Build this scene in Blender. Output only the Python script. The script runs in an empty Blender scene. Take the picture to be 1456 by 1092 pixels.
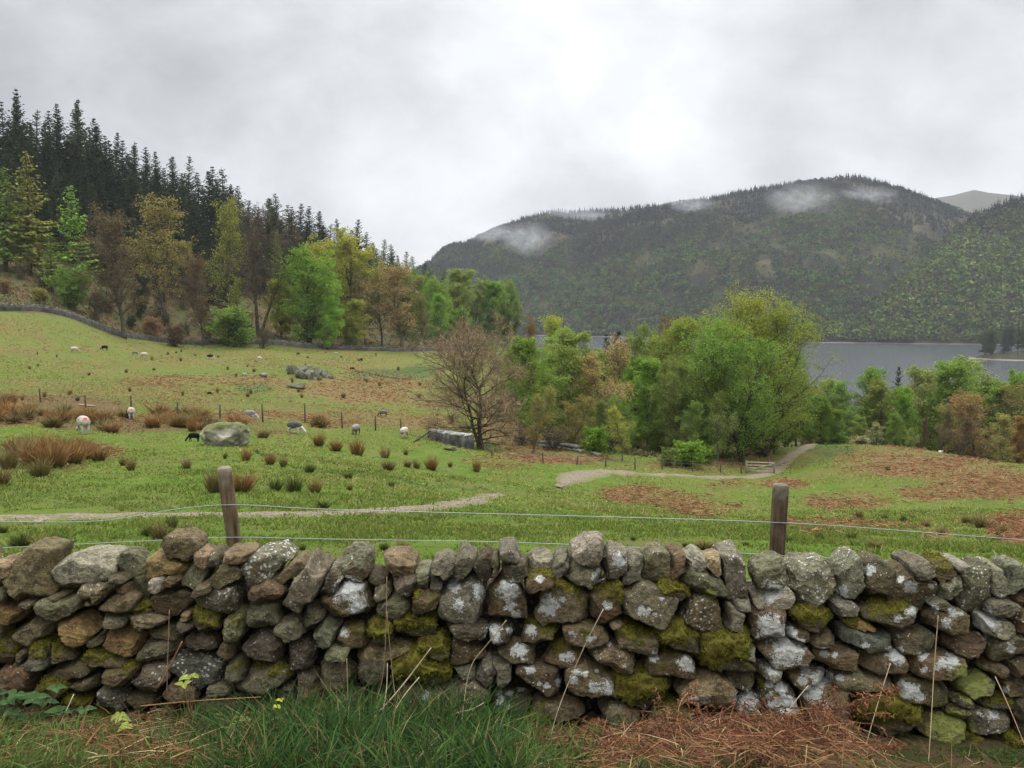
import bpy, math, random
import numpy as np
from math import radians, sin, cos, pi

# ------------------------------------------------------------------ camera, world, sun, exposure
scene = bpy.context.scene
F = 1261.0; PITCH = math.atan(111.0/F); EYE = (0.0, 0.0, 2.5); HEAVY = True
cam_d = bpy.data.cameras.new("camera"); cam = bpy.data.objects.new("camera", cam_d)
scene.collection.objects.link(cam); scene.camera = cam
cam.location = EYE; cam.rotation_euler = (pi/2-PITCH, 0, 0)
cam_d.sensor_width = 36; cam_d.lens = F/1456*36; cam_d.clip_start = .05; cam_d.clip_end = 12000
scene.view_settings.view_transform = 'Standard'; scene.view_settings.look = 'None'
scene.view_settings.exposure = 0.3; scene.view_settings.gamma = 1
scene.cycles.sample_clamp_indirect = 4; scene.cycles.max_bounces = 6; scene.cycles.diffuse_bounces = 3; scene.cycles.transmission_bounces = 3
scene.cycles.volume_bounces = 1; scene.cycles.transparent_max_bounces = 8; scene.cycles.glossy_bounces = 2
SUN_EL, SUN_AZ = 58, 12           # degrees; azimuth clockwise from +y

def nd(nt, typ, **kw):
    n = nt.nodes.new(typ)
    for k, v in kw.items():
        if k in ('operation', 'blend_type', 'data_type', 'feature', 'noise_dimensions', 'sky_type', 'attribute_type',
                 'attribute_name', 'sun_disc', 'sun_elevation', 'sun_rotation', 'interpolation_type', 'clamp', 'distance', 'normalize'):
            setattr(n, k, v)
        else:
            n.inputs[k].default_value = v
    return n
class NT:
    """small wrapper to write node trees"""
    def __init__(s, nt): s.nt = nt; nt.nodes.clear(); s.n = 0
    def add(s, typ, **kw):
        ins = {}
        props = {}
        for k, v in kw.items():
            (ins if k.startswith('i_') or k.startswith('I') else props)[k] = v
        n = s.nt.nodes.new(typ)
        for k, v in props.items(): setattr(n, k, v)
        return n
    def link(s, a, b): s.nt.links.new(a, b)
    def val(s, x, sock):
        if isinstance(x, (int, float)): sock.default_value = x
        elif isinstance(x, tuple): sock.default_value = x if len(x) == len(sock.default_value) else (*x, 1)
        else: s.link(x, sock)
    def math(s, op, a, b=None, c=None, clamp=False):
        n = s.nt.nodes.new('ShaderNodeMath'); n.operation = op; n.use_clamp = clamp
        for i, x in enumerate((a, b, c)):
            if x is not None: s.val(x, n.inputs[i])
        return n.outputs[0]
    def vmath(s, op, a, b=None):
        n = s.nt.nodes.new('ShaderNodeVectorMath'); n.operation = op
        s.val(a, n.inputs[0])
        if b is not None: s.val(b, n.inputs[1])
        return n.outputs['Value'] if op in ('DOT_PRODUCT', 'LENGTH') else n.outputs[0]
    def mix(s, f, a, b, blend='MIX'):
        n = s.nt.nodes.new('ShaderNodeMix'); n.data_type = 'RGBA'; n.blend_type = blend
        s.val(f, n.inputs[0]); s.val(a, n.inputs[6]); s.val(b, n.inputs[7])
        return n.outputs[2]
    def ramp(s, x, lo, hi, a=0.0, b=1.0, smooth=True):
        n = s.nt.nodes.new('ShaderNodeMapRange'); n.interpolation_type = 'SMOOTHSTEP' if smooth else 'LINEAR'
        for i, v in enumerate((x, lo, hi, a, b)): s.val(v, n.inputs[i])
        return n.outputs[0]
    def noise(s, vec, scale, detail=4, rough=.55, dist=0.0, out=0):
        n = s.nt.nodes.new('ShaderNodeTexNoise')
        if vec is not None: s.link(vec, n.inputs['Vector'])
        n.inputs['Scale'].default_value = scale; n.inputs['Detail'].default_value = detail
        n.inputs['Roughness'].default_value = rough; n.inputs['Distortion'].default_value = dist
        return n.outputs[out]
    def attr(s, name, typ='GEOMETRY', out='Fac'):
        n = s.nt.nodes.new('ShaderNodeAttribute'); n.attribute_name = name; n.attribute_type = typ
        return n.outputs[out]

world = bpy.data.worlds.new("World"); scene.world = world; world.use_nodes = True
w = NT(world.node_tree)
tc = w.add('ShaderNodeTexCoord'); D = tc.outputs['Generated']
sep = w.add('ShaderNodeSeparateXYZ'); w.link(D, sep.inputs[0]); el = sep.outputs[2]
mp = w.add('ShaderNodeMapping'); mp.inputs['Scale'].default_value = (1, 1, 1.35); mp.inputs['Rotation'].default_value = (.25, .35, .0); w.link(D, mp.inputs[0])
n1 = w.noise(mp.outputs[0], 3.1, 5, .5, .25); n2 = w.noise(mp.outputs[0], 9.0, 6, .6, .3)
elev = w.ramp(el, 0.0, .30, .46, .54); zen = w.ramp(el, .30, 1.0, 0.0, 2.7)
def blob(px, py, lo, hi, amt):
    v = np.array([(px-728)/F, cos(PITCH)+(546-py)/F*sin(PITCH), -sin(PITCH)+(546-py)/F*cos(PITCH)]); v /= np.linalg.norm(v)
    return w.ramp(w.vmath('DOT_PRODUCT', D, tuple(v)), lo, hi, 0, amt)
b = w.math('ADD', blob(930, 20, .968, .999, .30), blob(1350, 205, .985, .9995, .26))
b = w.math('ADD', b, blob(1230, 130, .985, .999, -.10))
b = w.math('ADD', b, blob(620, 10, .95, .998, .07))
b = w.math('ADD', b, blob(600, 355, .985, .999, .10))
b = w.math('ADD', b, blob(60, 60, .93, .995, -.07))
cl = w.math('ADD', w.ramp(n1, .3, .7, -.18, .18, False), w.ramp(n2, .3, .7, -.07, .07, False))
lum = w.math('MULTIPLY', w.math('ADD', w.math('ADD', elev, zen), w.math('ADD', b, cl)), w.ramp(sep.outputs[1], -.6, .1, .92, 1.0))
cc = w.add('ShaderNodeCombineColor')
w.link(w.math('MULTIPLY', lum, .995), cc.inputs[0]); w.link(lum, cc.inputs[1]); w.link(w.math('MULTIPLY', lum, 1.01), cc.inputs[2])
sky = w.add('ShaderNodeTexSky', sky_type='NISHITA', sun_disc=False, sun_elevation=radians(SUN_EL), sun_rotation=radians(SUN_AZ))
sk = w.vmath('SCALE', sky.outputs[0]); w.nt.nodes[-1].inputs['Scale'].default_value = .1
bg = w.add('ShaderNodeBackground'); wo = w.add('ShaderNodeOutputWorld')
w.link(w.mix(.06, cc.outputs[0], sk), bg.inputs[0]); bg.inputs[1].default_value = 1.0
w.link(bg.outputs[0], wo.inputs[0])

sl = bpy.data.lights.new("sun", 'SUN'); sl.energy = 1.3; sl.angle = radians(16); sl.color = (1, .97, .92)
so = bpy.data.objects.new("sun", sl); scene.collection.objects.link(so)
so.rotation_euler = (radians(90-SUN_EL), 0, radians(180-SUN_AZ)); so.location = (0, 0, 100)

# ------------------------------------------------------------------ helpers
_b = {'dir': None}
CAM = np.array(EYE); cp, sp = cos(PITCH), sin(PITCH)
def ray(px, py):
    cx, cy = (px-728)/F, (546-py)/F
    return np.array([cx, cp+cy*sp, -sp+cy*cp])
def at(px, py, Y):
    d = ray(px, py); return CAM + d*(Y/d[1])
def project(P):
    q = np.asarray(P) - CAM
    zf = q[..., 1]*cp - q[..., 2]*sp; u = q[..., 1]*sp + q[..., 2]*cp
    zf = np.where(zf < .01, .01, zf)
    return 728+F*q[..., 0]/zf, 546-F*u/zf

def _hash(ix, iy, iz, s):
    h = (ix*374761393 + iy*668265263 + iz*2147483647 + s*974634777) & 0xffffffff
    h = ((h ^ (h >> 13))*1274126177) & 0xffffffff
    h = ((h ^ (h >> 16))*2246822519) & 0xffffffff
    return ((h ^ (h >> 15)) & 0xffffff)/float(0xffffff)*2-1
def vnoise(P, seed=0):
    P = np.asarray(P, float); i = np.floor(P).astype(np.int64); f = P-i; f = f*f*(3-2*f)
    x, y, z = i[..., 0], i[..., 1], i[..., 2]; u, v, t = f[..., 0], f[..., 1], f[..., 2]
    def L(a, b, k): return a+(b-a)*k
    c = lambda dx, dy, dz: _hash(x+dx, y+dy, z+dz, seed)
    return L(L(L(c(0,0,0), c(1,0,0), u), L(c(0,1,0), c(1,1,0), u), v), L(L(c(0,0,1), c(1,0,1), u), L(c(0,1,1), c(1,1,1), u), v), t)
def fbm(P, o=4, seed=0, g=.5):
    P = np.asarray(P, float); r = 0; a = 1; n = 0
    for k in range(o):
        r = r+a*vnoise(P*2**k+k*17.3, seed+k); n += a; a *= g
    return r/n
def sstep(a, b, x):
    t = np.clip((x-a)/(b-a), 0, 1); return t*t*(3-2*t)

def mesh(name, V, F_, smooth=True, attrs=None, mat=None, fattrs=None):
    """F_: array (n,3)/(n,4) or list of such arrays"""
    V = np.ascontiguousarray(V, dtype=np.float32).reshape(-1, 3)
    Fs = F_ if isinstance(F_, list) else [F_]
    Fs = [np.asarray(f, dtype=np.int32) for f in Fs if len(f)]
    me = bpy.data.meshes.new(name)
    me.vertices.add(len(V)); me.vertices.foreach_set('co', V.ravel())
    loops = np.concatenate([f.ravel() for f in Fs]); me.loops.add(len(loops)); me.loops.foreach_set('vertex_index', loops)
    tot = np.concatenate([np.full(len(f), f.shape[1], np.int32) for f in Fs]); st = np.concatenate([[0], np.cumsum(tot)[:-1]]).astype(np.int32)
    me.polygons.add(len(tot)); me.polygons.foreach_set('loop_start', st); me.polygons.foreach_set('loop_total', tot)
    if smooth: me.polygons.foreach_set('use_smooth', np.ones(len(tot), bool))
    for k, a in (attrs or {}).items():
        at_ = me.attributes.new(k, 'FLOAT', 'POINT'); at_.data.foreach_set('value', np.ascontiguousarray(a, dtype=np.float32))
    me.update(calc_edges=True)
    if mat: me.materials.append(mat)
    return me
def obj(name, me, parent=None, loc=None):
    o = bpy.data.objects.new(name, me); scene.collection.objects.link(o)
    if parent: o.parent = parent
    if loc is not None: o.location = loc
    return o
def tag(o, label=None, cat=None, group=None, kind=None):
    if label: o['label'] = label
    if cat: o['category'] = cat
    if group: o['group'] = group
    if kind or cat: o['kind'] = kind or 'thing'
    return o
def empty(name, loc, label, cat, group=None, rz=0):
    o = bpy.data.objects.new(name, None); scene.collection.objects.link(o); o.location = loc; o.rotation_euler = (0, 0, rz)
    return tag(o, label, cat, group)
def grid_faces(nr, nc, off=0):
    i = np.arange(nr-1)[:, None]*nc + np.arange(nc-1)[None, :]
    return (np.stack([i, i+1, i+nc+1, i+nc], -1).reshape(-1, 4)+off)
class Buf:
    """collects vertices and faces"""
    def __init__(s): s.V = []; s.F3 = []; s.F4 = []; s.n = 0; s.A = {}
    def add(s, V, F_, **attrs):
        V = np.asarray(V, float).reshape(-1, 3); F_ = np.asarray(F_, int)
        (s.F3 if F_.shape[1] == 3 else s.F4).append(F_+s.n); s.V.append(V)
        for k, a in attrs.items(): s.A.setdefault(k, []).append(np.broadcast_to(np.asarray(a, float), (len(V),)))
        s.n += len(V)
    def mesh(s, name, mat=None, smooth=True):
        Fs = []
        if s.F3: Fs.append(np.concatenate(s.F3))
        if s.F4: Fs.append(np.concatenate(s.F4))
        return mesh(name, np.concatenate(s.V), Fs, smooth, {k: np.concatenate(a) for k, a in s.A.items()}, mat)
def tube(buf, P, R, sides=6, caps=True, **attrs):
    P = np.asarray(P, float); R = np.broadcast_to(np.asarray(R, float), (len(P),)); n = len(P)
    T = np.gradient(P, axis=0); T /= np.linalg.norm(T, axis=1)[:, None]+1e-9
    a = np.array([0, 0, 1.]) if abs(T[0, 2]) < .9 else np.array([1., 0, 0])
    X = np.cross(T, a); X /= np.linalg.norm(X, axis=1)[:, None]+1e-9; Yv = np.cross(T, X)
    th = np.arange(sides)*2*pi/sides
    V = P[:, None]+R[:, None, None]*(np.cos(th)[None, :, None]*X[:, None]+np.sin(th)[None, :, None]*Yv[:, None])
    i = np.arange(n-1)[:, None]*sides; j = np.arange(sides)[None]; k = (j+1) % sides
    Fc = np.stack([i+j, i+k, i+sides+k, i+sides+j], -1).reshape(-1, 4)
    V = V.reshape(-1, 3)
    if not caps: buf.add(V, Fc, **attrs); return
    V2 = np.concatenate([V, P[:1], P[-1:]]); buf.add(V2, Fc, **attrs)
    jj = np.arange(sides); kk = (jj+1) % sides; c0 = n*sides; l0 = (n-1)*sides
    f3 = np.concatenate([np.stack([kk, jj, np.full(sides, c0)], -1), np.stack([l0+jj, l0+kk, np.full(sides, c0+1)], -1)])
    buf.F3.append(f3+buf.n-len(V2))

def material(name, rough=.9, spec=.2):
    m = bpy.data.materials.new(name); m.use_nodes = True; t = NT(m.node_tree)
    p = t.add('ShaderNodeBsdfPrincipled'); o = t.add('ShaderNodeOutputMaterial')
    p.inputs['Roughness'].default_value = rough; p.inputs['Specular IOR Level'].default_value = spec
    t.link(p.outputs[0], o.inputs[0]); t.p = p; t.o = o
    return m, t
def bump(t, h, strength=.5, dist=.02):
    n = t.add('ShaderNodeBump'); n.inputs['Strength'].default_value = strength; n.inputs['Distance'].default_value = dist
    t.link(h, n.inputs['Height']); t.link(n.outputs[0], t.p.inputs['Normal'])
def pos(t): return t.add('ShaderNodeNewGeometry').outputs['Position']
def leaf_material(name, transl=.35, var=.35, hue_attr=True):
    m, t = material(name, .85, .15)
    oc = t.add('ShaderNodeObjectInfo').outputs['Color']; s = t.attr('shade')
    v = t.ramp(s, 0, 1, 1-var, 1+var, False)
    c = t.vmath('SCALE', oc); t.link(v, t.nt.nodes[-1].inputs['Scale'])
    c2 = t.mix(t.ramp(t.noise(pos(t), .35, 2), .35, .65, 0, .35), c, t.mix(1.0, c, (1.35, 1.0, .7), 'MULTIPLY'))
    t.link(c2, t.p.inputs['Base Color'])
    tr = t.add('ShaderNodeBsdfTranslucent'); t.link(t.mix(1.0, c2, (1.2, 1.25, .7), 'MULTIPLY'), tr.inputs[0])
    mx = t.add('ShaderNodeMixShader'); mx.inputs[0].default_value = transl
    t.link(t.p.outputs[0], mx.inputs[1]); t.link(tr.outputs[0], mx.inputs[2]); t.link(mx.outputs[0], t.o.inputs[0])
    return m

# ------------------------------------------------------------------ terrain (thin plate spline through surveyed points)
LAKE = -34.6
CP = [ # px, py, distance
 (-300,790,9),(0,785,11),(400,782,11.5),(800,785,11),(1200,790,10.5),(1456,800,10),(1756,810,9.5),
 (-300,742,15),(0,735,16.5),(300,735,16.5),(600,738,19),(1000,740,24),(1300,768,17),(1456,778,16),
 (-300,695,20),(0,690,22),(200,690,23),(400,690,24),(600,700,26),(700,706,27),
 (-300,645,28),(0,640,31),(200,640,33),(400,645,35),(500,640,42),(600,660,38),
 (790,694,35),(860,672,46),(750,650,50),(920,667,57),(1000,681,52),(900,705,37),
 (1060,680,62),(1075,671,67),(1150,633,88),(1000,655,70),(1100,645,80),(1120,665,72),
 (1200,700,44),(1400,720,36),(1200,660,62),(1330,690,48),(1456,690,44),(1456,740,26),(1120,710,42),
 (1200,633,84),(1260,636,80),(1330,645,74),(1456,660,64),(1600,672,56),(1756,690,50),
 (0,600,42),(-300,600,38),(200,600,46),(430,602,56),(570,618,56),(640,634,57),(680,640,60),
 (0,560,60),(-300,560,55),(200,562,65),(400,562,85),(600,585,88),(700,600,82),
 (0,515,88),(-300,510,80),(200,520,105),(400,520,120),(560,535,145),(640,560,120),(600,548,125),
 (0,470,115),(100,475,125),(200,500,140),(300,510,140),(400,505,160),(500,510,170),
 (-300,440,130),(0,444,135),(90,450,142),(165,478,160),(250,486,175),(350,490,182),(430,495,190),(520,499,198),(610,500,206),
 (660,490,240),(740,478,300),
]
GZ = [ # x-pixel column, distance, height
 (-300,5.2,0),(0,5.2,0),(700,5.2,0),(1456,5.2,-.02),(1756,5.2,-.05),(-300,7,-.15),(700,7,-.15),(1756,7,-.2),
 (850,150,-21),(950,110,-17.5),(1050,105,-16),(1050,170,-25),(850,230,-28),(950,330,-36),(1150,115,-17),(1250,112,-17.5),(1350,105,-17),(1456,95,-16),(1700,90,-15),
 (1250,160,-26),(1456,160,-27),(1700,150,-26),(1250,300,-36),(1456,300,-36.5),(1700,280,-36),(780,150,-16),(740,120,-12),(700,160,-12),(740,200,-16),(770,260,-27),(800,400,-40),
 (1050,420,-42),(1456,420,-42),(-300,200,16),(0,170,10),(0,220,27),(0,300,46),(-300,300,50),(100,240,26),(200,200,6),(200,260,24),(300,230,7),(300,290,20),
 (400,240,3),(400,300,15),(500,260,-1),(500,330,11),(600,270,-5),(600,350,3),(700,330,-9),(680,420,-12),(740,420,-32),
 (0,420,50),(300,460,25),(500,520,5),(600,600,-25),(-300,450,60),(760,600,-44),(300,700,-10),(0,700,20),(-300,700,30),
]
P3 = np.array([at(*c) for c in CP] + [[(c[0]-728)/F*c[1]*1.0, c[1], c[2]] for c in GZ])
def warp(x, y):          # compress distance so near and far points weigh alike
    r = np.hypot(x, y); k = np.log1p(r/12.0)/(r+1e-6)*10; return x*k, y*k
def _tps(d2): return .5*d2*np.log(d2+1e-9)
_wx, _wy = warp(P3[:, 0], P3[:, 1]); _n = len(P3)
_K = _tps((_wx[:, None]-_wx)**2+(_wy[:, None]-_wy)**2)+np.eye(_n)*.02
_Pm = np.stack([np.ones(_n), _wx, _wy], 1)
_slope = P3[:, 2]
_sol = np.linalg.solve(np.block([[_K, _Pm], [_Pm.T, np.zeros((3, 3))]]), np.concatenate([_slope, np.zeros(3)]))
def H(x, y):
    x = np.asarray(x, float); y = np.asarray(y, float); sh = x.shape; x = x.ravel(); y = y.ravel()
    yy = np.maximum(y, 4.9); out = np.empty(len(x))
    for s in range(0, len(x), 20000):
        a, b_ = warp(x[s:s+20000], yy[s:s+20000])
        out[s:s+20000] = _tps((a[:, None]-_wx)**2+(b_[:, None]-_wy)**2) @ _sol[:_n]+_sol[_n]+_sol[_n+1]*a+_sol[_n+2]*b_
    r = np.hypot(x, y); P = np.stack([x, y, 0*x], -1)
    a1 = np.clip((r-6)/30, 0, 1)
    out += .10*a1*fbm(P/2.2, 2, 5)+.45*np.clip((r-20)/80, 0, 1)*fbm(P/11, 3, 9)+.035*fbm(P/.6, 2, 3)
    out += 1.3*np.clip((r-140)/100, 0, 1)*fbm(P/26, 3, 11)
    rs_ = sstep(1.6, 2.3, x); front = .9*(1-np.exp(-np.maximum(4.9-y, 0)*.45))*(1-rs_*.75*np.clip((y-2.5)/1.5, 0, 1))+.03*np.sin(x*1.3)*np.clip(4.9-y, 0, 1)
    out += -.07*rs_*np.clip((y-3)/1.5, 0, 1)*(1-sstep(5.0, 5.6, y))
    out += np.where(y < 4.9, front, 0)
    return np.maximum(out, -50).reshape(sh)
def Hs(x, y): return float(H(np.array([x]), np.array([y]))[0])
def hit(px, py, Ymin=6, Ymax=400):
    d = ray(px, py); Y = np.geomspace(Ymin, Ymax, 500); P = CAM+d[None]*(Y/d[1])[:, None]
    dz = P[:, 2]-H(P[:, 0], P[:, 1]); k = np.argmax(dz < 0)
    if dz[k] >= 0: return None
    if k == 0: return P[0]
    f = dz[k-1]/(dz[k-1]-dz[k]); return P[k-1]+(P[k]-P[k-1])*f
def ground(px, Y):
    x = (px-728)/F*Y*cp; z = Hs(x, Y); x = (px-728)/F*(Y*cp-(z-EYE[2])*sp); return np.array([x, Y, Hs(x, Y)])

# patches of vegetation on the ground, centre and radii as seen in the photograph (projected on to the terrain once)
BRACKEN = [(1300,662,110,17,1),(1400,690,90,26,1),(1330,700,60,14,.9),(1250,648,70,7,.8),(1205,712,75,12,.9),(1112,688,32,8,1),(890,702,48,13,1),(960,712,70,14,.75),(1010,725,60,9,.6),(1030,690,40,7,.55),
 (1232,745,85,9,.45),(1440,755,40,22,.9),(1150,742,70,8,.45),(1180,757,60,5,.35),(1040,700,40,7,.4),(1290,635,40,6,.7),(1330,760,30,8,.4),
 (300,543,140,11,.75),(520,553,95,26,.85),(450,560,70,14,.6),(560,545,60,16,.8),(100,520,80,8,.35),(330,592,210,7,.8),(480,600,60,8,.7),(610,598,60,12,.7),(70,495,90,9,.5),(130,640,60,10,.8),(30,600,60,9,.5),
 (240,508,70,8,.3),(300,560,90,8,.5),(720,605,40,30,.95),(715,660,40,10,.6),(800,652,80,8,.9),(1010,662,120,7,.8),(620,665,10,2,.4),(590,632,14,3,.6),(460,492,70,9,.5),(250,492,90,7,.5),(360,520,40,8,.35),(620,570,60,14,.7),(680,655,25,7,.5),(1120,660,12,3,.6),(760,630,50,20,.8),
 (560,590,160,10,.5),(220,575,120,6,.4),(30,570,60,5,.4),(600,512,60,4,.3),(1060,640,30,14,.9)]
RUSTY = [(80,578,120,17,1),(10,590,60,16,1),(230,603,170,10,.9),(60,645,80,26,.7),(380,612,80,8,.5),(250,570,120,5,.4),(420,590,60,6,.4),(1400,745,60,10,.5)]
DARKG = [(560,532,60,8,1),(600,524,40,5,1),(150,550,80,8,.35),(360,553,40,10,.6),(350,572,50,4,.4),(700,632,20,6,.8),(560,605,70,4,.4),(60,705,200,14,.4),(300,690,160,8,.35),(520,700,160,6,.3),(1180,640,40,12,.6)]
_tr = [(360,646),(400,656),(440,664),(500,668),(540,676),(590,684),(640,690),(700,699)]
DARKG += [(x, float(np.interp(x, [q[0] for q in _tr], [q[1] for q in _tr])), 9, 1.7, .75) for x in range(362, 700, 9)]
def patches(L, px, py, dist):
    r = np.zeros_like(px)
    for cx, cy, a, b_, s in L:
        d = ((px-cx)/a)**2+((py-cy)/b_)**2
        r = np.maximum(r, s*np.clip(1.25-d*.75, 0, 1))
    return r
def ground_masks(P):
    px, py = project(P); Q = P*np.array([1, 1, 0]); r = np.hypot(P[..., 0], P[..., 1]); Q = Q/np.maximum(r, 8)[..., None]*28
    j = fbm(Q/1.2, 3, 41); k = fbm(Q/1.2, 3, 57)
    px = px+j*22; py = py+k*7*np.clip(300/np.maximum(r, 30)/6, .5, 2)
    return patches(BRACKEN, px, py, r), patches(RUSTY, px, py, r), patches(DARKG, px, py, r)

nc, nr = 640, 760
az = np.radians(np.linspace(-44, 44, nc)); R_ = np.geomspace(5.22, 760, nr)
TX = R_[:, None]*np.sin(az)[None]; TY = R_[:, None]*np.cos(az)[None]
# the first rings lie along the wall instead of on an arc
k = sstep(0, 1, np.clip((R_-5.22)/8, 0, 1))[:, None]
TX = (R_[:, None]*np.tan(az)[None])*(1-k)+TX*k; TY = (R_[:, None]+0*az[None])*(1-k)+TY*k
TZ = H(TX, TY); TP = np.stack([TX, TY, TZ], -1)
mb, mr, mdk = ground_masks(TP)
rr = np.hypot(TX, TY)
# beyond the far wall it is woodland floor
WALLPTS = [(-420,452),(-200,446),(0,444),(55,447),(95,452),(140,470),(200,482),(250,486),(350,491),(430,496),(520,500),(612,501),(660,497)]
tpx, tpy = project(TP)
wy = np.interp(tpx, [p[0] for p in WALLPTS], [p[1] for p in WALLPTS])
wood = ((rr > 128) & (tpy < wy-1)) | (TZ < -13) & (rr > 70)
field_me = mesh('field', TP.reshape(-1, 3), grid_faces(nr, nc)[:, ::-1], True,
   dict(bracken=mb.ravel(), rush=mr.ravel(), dark=mdk.ravel(), wood=wood.astype(float).ravel()))
m, t = material('grass ground', .95, .1)
P_ = pos(t)
big = t.noise(P_, .12, 4); mid = t.noise(P_, .9, 5, .6); fine = t.noise(P_, 7, 4, .65); vf = t.noise(P_, 38, 3, .7)
g = t.mix(t.ramp(mid, .38, .62), (.085, .148, .015), (.12, .178, .024))
g = t.mix(t.ramp(big, .42, .62, 0, .4), g, (.16, .16, .04))
ds = t.vmath('LENGTH', P_)
g = t.mix(t.math('MULTIPLY', t.ramp(ds, 40, 120), .45), g, (.145, .155, .04))
g = t.mix(t.math('MULTIPLY', t.ramp(t.math('ADD', t.noise(P_, .055, 4, .6), t.math('MULTIPLY', t.noise(P_, .5, 4, .7), .5)), .70, .82, 0, .7), t.ramp(ds, 42, 75)), g, (.19, .115, .05))
g = t.mix(t.ramp(t.noise(P_, .11, 5, .65), .54, .64, 0, .55), g, (.085, .15, .018))
g = t.mix(t.math('MULTIPLY', t.ramp(t.noise(P_, .8, 5, .7), .52, .62, 0, .6), t.ramp(ds, 40, 90)), g, (.10, .10, .035))
g = t.mix(t.ramp(fine, .48, .68, 0, .35), g, (.07, .105, .018))
g = t.mix(t.ramp(t.noise(P_, 1.9, 3, .7), .62, .72, 0, .5), g, (.20, .155, .075))
dm = t.math('ADD', t.attr('dark'), t.ramp(fine, .3, .7, -.3, .3)); g = t.mix(t.ramp(dm, .35, .75, 0, .8), g, (.035, .085, .022))
rm = t.math('ADD', t.attr('rush'), t.ramp(mid, .3, .7, -.3, .3)); g = t.mix(t.ramp(rm, .35, .7), g, t.mix(fine, (.17, .10, .045), (.09, .075, .03)))
bm = t.math('ADD', t.attr('bracken'), t.math('ADD', t.ramp(mid, .3, .7, -.3, .3), t.ramp(fine, .3, .7, -.45, .45)))
g = t.mix(t.ramp(bm, .5, .95, 0, .75), g, t.mix(t.ramp(fine, .35, .65), (.22, .105, .055), (.20, .14, .07)))
wd = t.attr('wood'); wf = t.mix(t.ramp(t.noise(P_, .25, 4), .4, .6), (.12, .075, .04), (.07, .085, .03))
wf = t.mix(t.ramp(fine, .5, .7, 0, .5), wf, (.035, .045, .02)); g = t.mix(wd, g, wf)
g = t.mix(t.ramp(t.noise(P_, .45, 5, .7), .5, .64, 0, .55), g, (.13, .12, .045)); g = t.mix(t.ramp(t.noise(P_, 1.4, 5, .75), .54, .64, 0, .5), g, (.06, .07, .022)); g = t.mix(t.ramp(vf, .35, .7, 0, .4), g, t.mix(1.0, g, (.5, .55, .5), 'MULTIPLY'))
t.link(g, t.p.inputs['Base Color']); bump(t, t.math('ADD', fine, t.math('MULTIPLY', vf, .4)), .9, .12)
field_me.materials.append(m); tag(obj('field', field_me), kind='structure'); MAT_GROUND = m

# verge in front of the wall
vx = np.linspace(-9, 9, 160); vy = np.linspace(-4, 5.5, 110); VX, VY = np.meshgrid(vx, vy)
VZ = H(VX, VY)-sstep(5.1, 5.5, VY)*.3
m, t = material('verge soil', .95, .1); P_ = pos(t)
c = t.mix(t.ramp(t.noise(P_, 3, 4), .4, .6), (.035, .045, .014), (.085, .055, .03)); t.link(c, t.p.inputs['Base Color']); bump(t, t.noise(P_, 30, 4), .8, .03)
tag(obj('verge', mesh('verge', np.stack([VX, VY, VZ], -1), grid_faces(110, 160), mat=m)), kind='structure')

# gravel path
PA = [(-330,748),(-120,741),(0,736),(150,735),(300,733),(450,731),(560,727),(620,721),(670,713),(712,703)]
PB = [(794,694),(803,688),(812,679),(845,673),(900,673),(960,677),(1020,680),(1060,680),(1088,677),(1106,667),(1118,655),(1134,643),(1158,632.5)]
def resample(P, step):
    P = np.asarray(P, float)
    for _ in range(3):   # chaikin
        Q = [P[0]]
        for a, b_ in zip(P[:-1], P[1:]): Q += [a*.75+b_*.25, a*.25+b_*.75]
        P = np.array(Q+[P[-1]])
    s = np.concatenate([[0], np.cumsum(np.linalg.norm(np.diff(P, axis=0), axis=1))]); u = np.arange(0, s[-1], step)
    return np.stack([np.interp(u, s, P[:, i]) for i in range(P.shape[1])], -1)
m, t = material('gravel', .95, .2); P_ = pos(t)
v = t.add('ShaderNodeTexVoronoi'); v.inputs['Scale'].default_value = 22; t.link(P_, v.inputs['Vector'])
sv = t.add('ShaderNodeSeparateColor'); t.link(v.outputs['Color'], sv.inputs[0])
c = t.mix(sv.outputs[0], (.10, .08, .055), (.27, .225, .165)); c = t.mix(t.ramp(t.noise(P_, 2.5, 4), .5, .68, 0, .7), c, (.15, .125, .07))
c = t.mix(t.math('MULTIPLY', t.ramp(t.math('ADD', t.attr('edge'), t.ramp(t.noise(P_, 6, 4), .3, .7, -.35, .35)), .55, .8), .9), c, (.12, .135, .035))
t.link(c, t.p.inputs['Base Color']); bump(t, v.outputs['Distance'], .8, .04)
for PP, wd_ in ((PA, .52), (PB, .72)):
    g3 = [hit(*q) for q in PP]; g3 = np.array([q for q in g3 if q is not None])[:, :2]; C_ = resample(g3, .22)
    T_ = np.gradient(C_, axis=0); T_ /= np.linalg.norm(T_, axis=1)[:, None]; N_ = np.stack([T_[:, 1], -T_[:, 0]], -1)
    e = np.linspace(-1, 1, 11); s_ = np.arange(len(C_))
    wv = wd_*(1+.25*vnoise(np.stack([s_/5., s_*0, s_*0], -1), 3)); wv = wv*np.clip((s_+6)/26, .25, 1)*np.clip((len(s_)-s_)/6, .2, 1)
    jit = .12*vnoise(np.stack([np.repeat(s_[:, None]/2.2, 11, 1), np.tile(e*3, (len(s_), 1)), np.zeros((len(s_), 11))], -1), 8)
    XY = C_[:, None]+N_[:, None]*((wv[:, None]*e[None]+jit))[..., None]
    Z = H(XY[..., 0], XY[..., 1])+.045+.0015*np.maximum(XY[..., 1]-30, 0)-.075*np.abs(e)[None]**4
    tag(obj('gravel_path', mesh('gravel_path', np.concatenate([XY, Z[..., None]], -1), grid_faces(len(C_), 11), True, dict(edge=np.tile(np.abs(e), len(C_))), m)), kind='structure')

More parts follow.
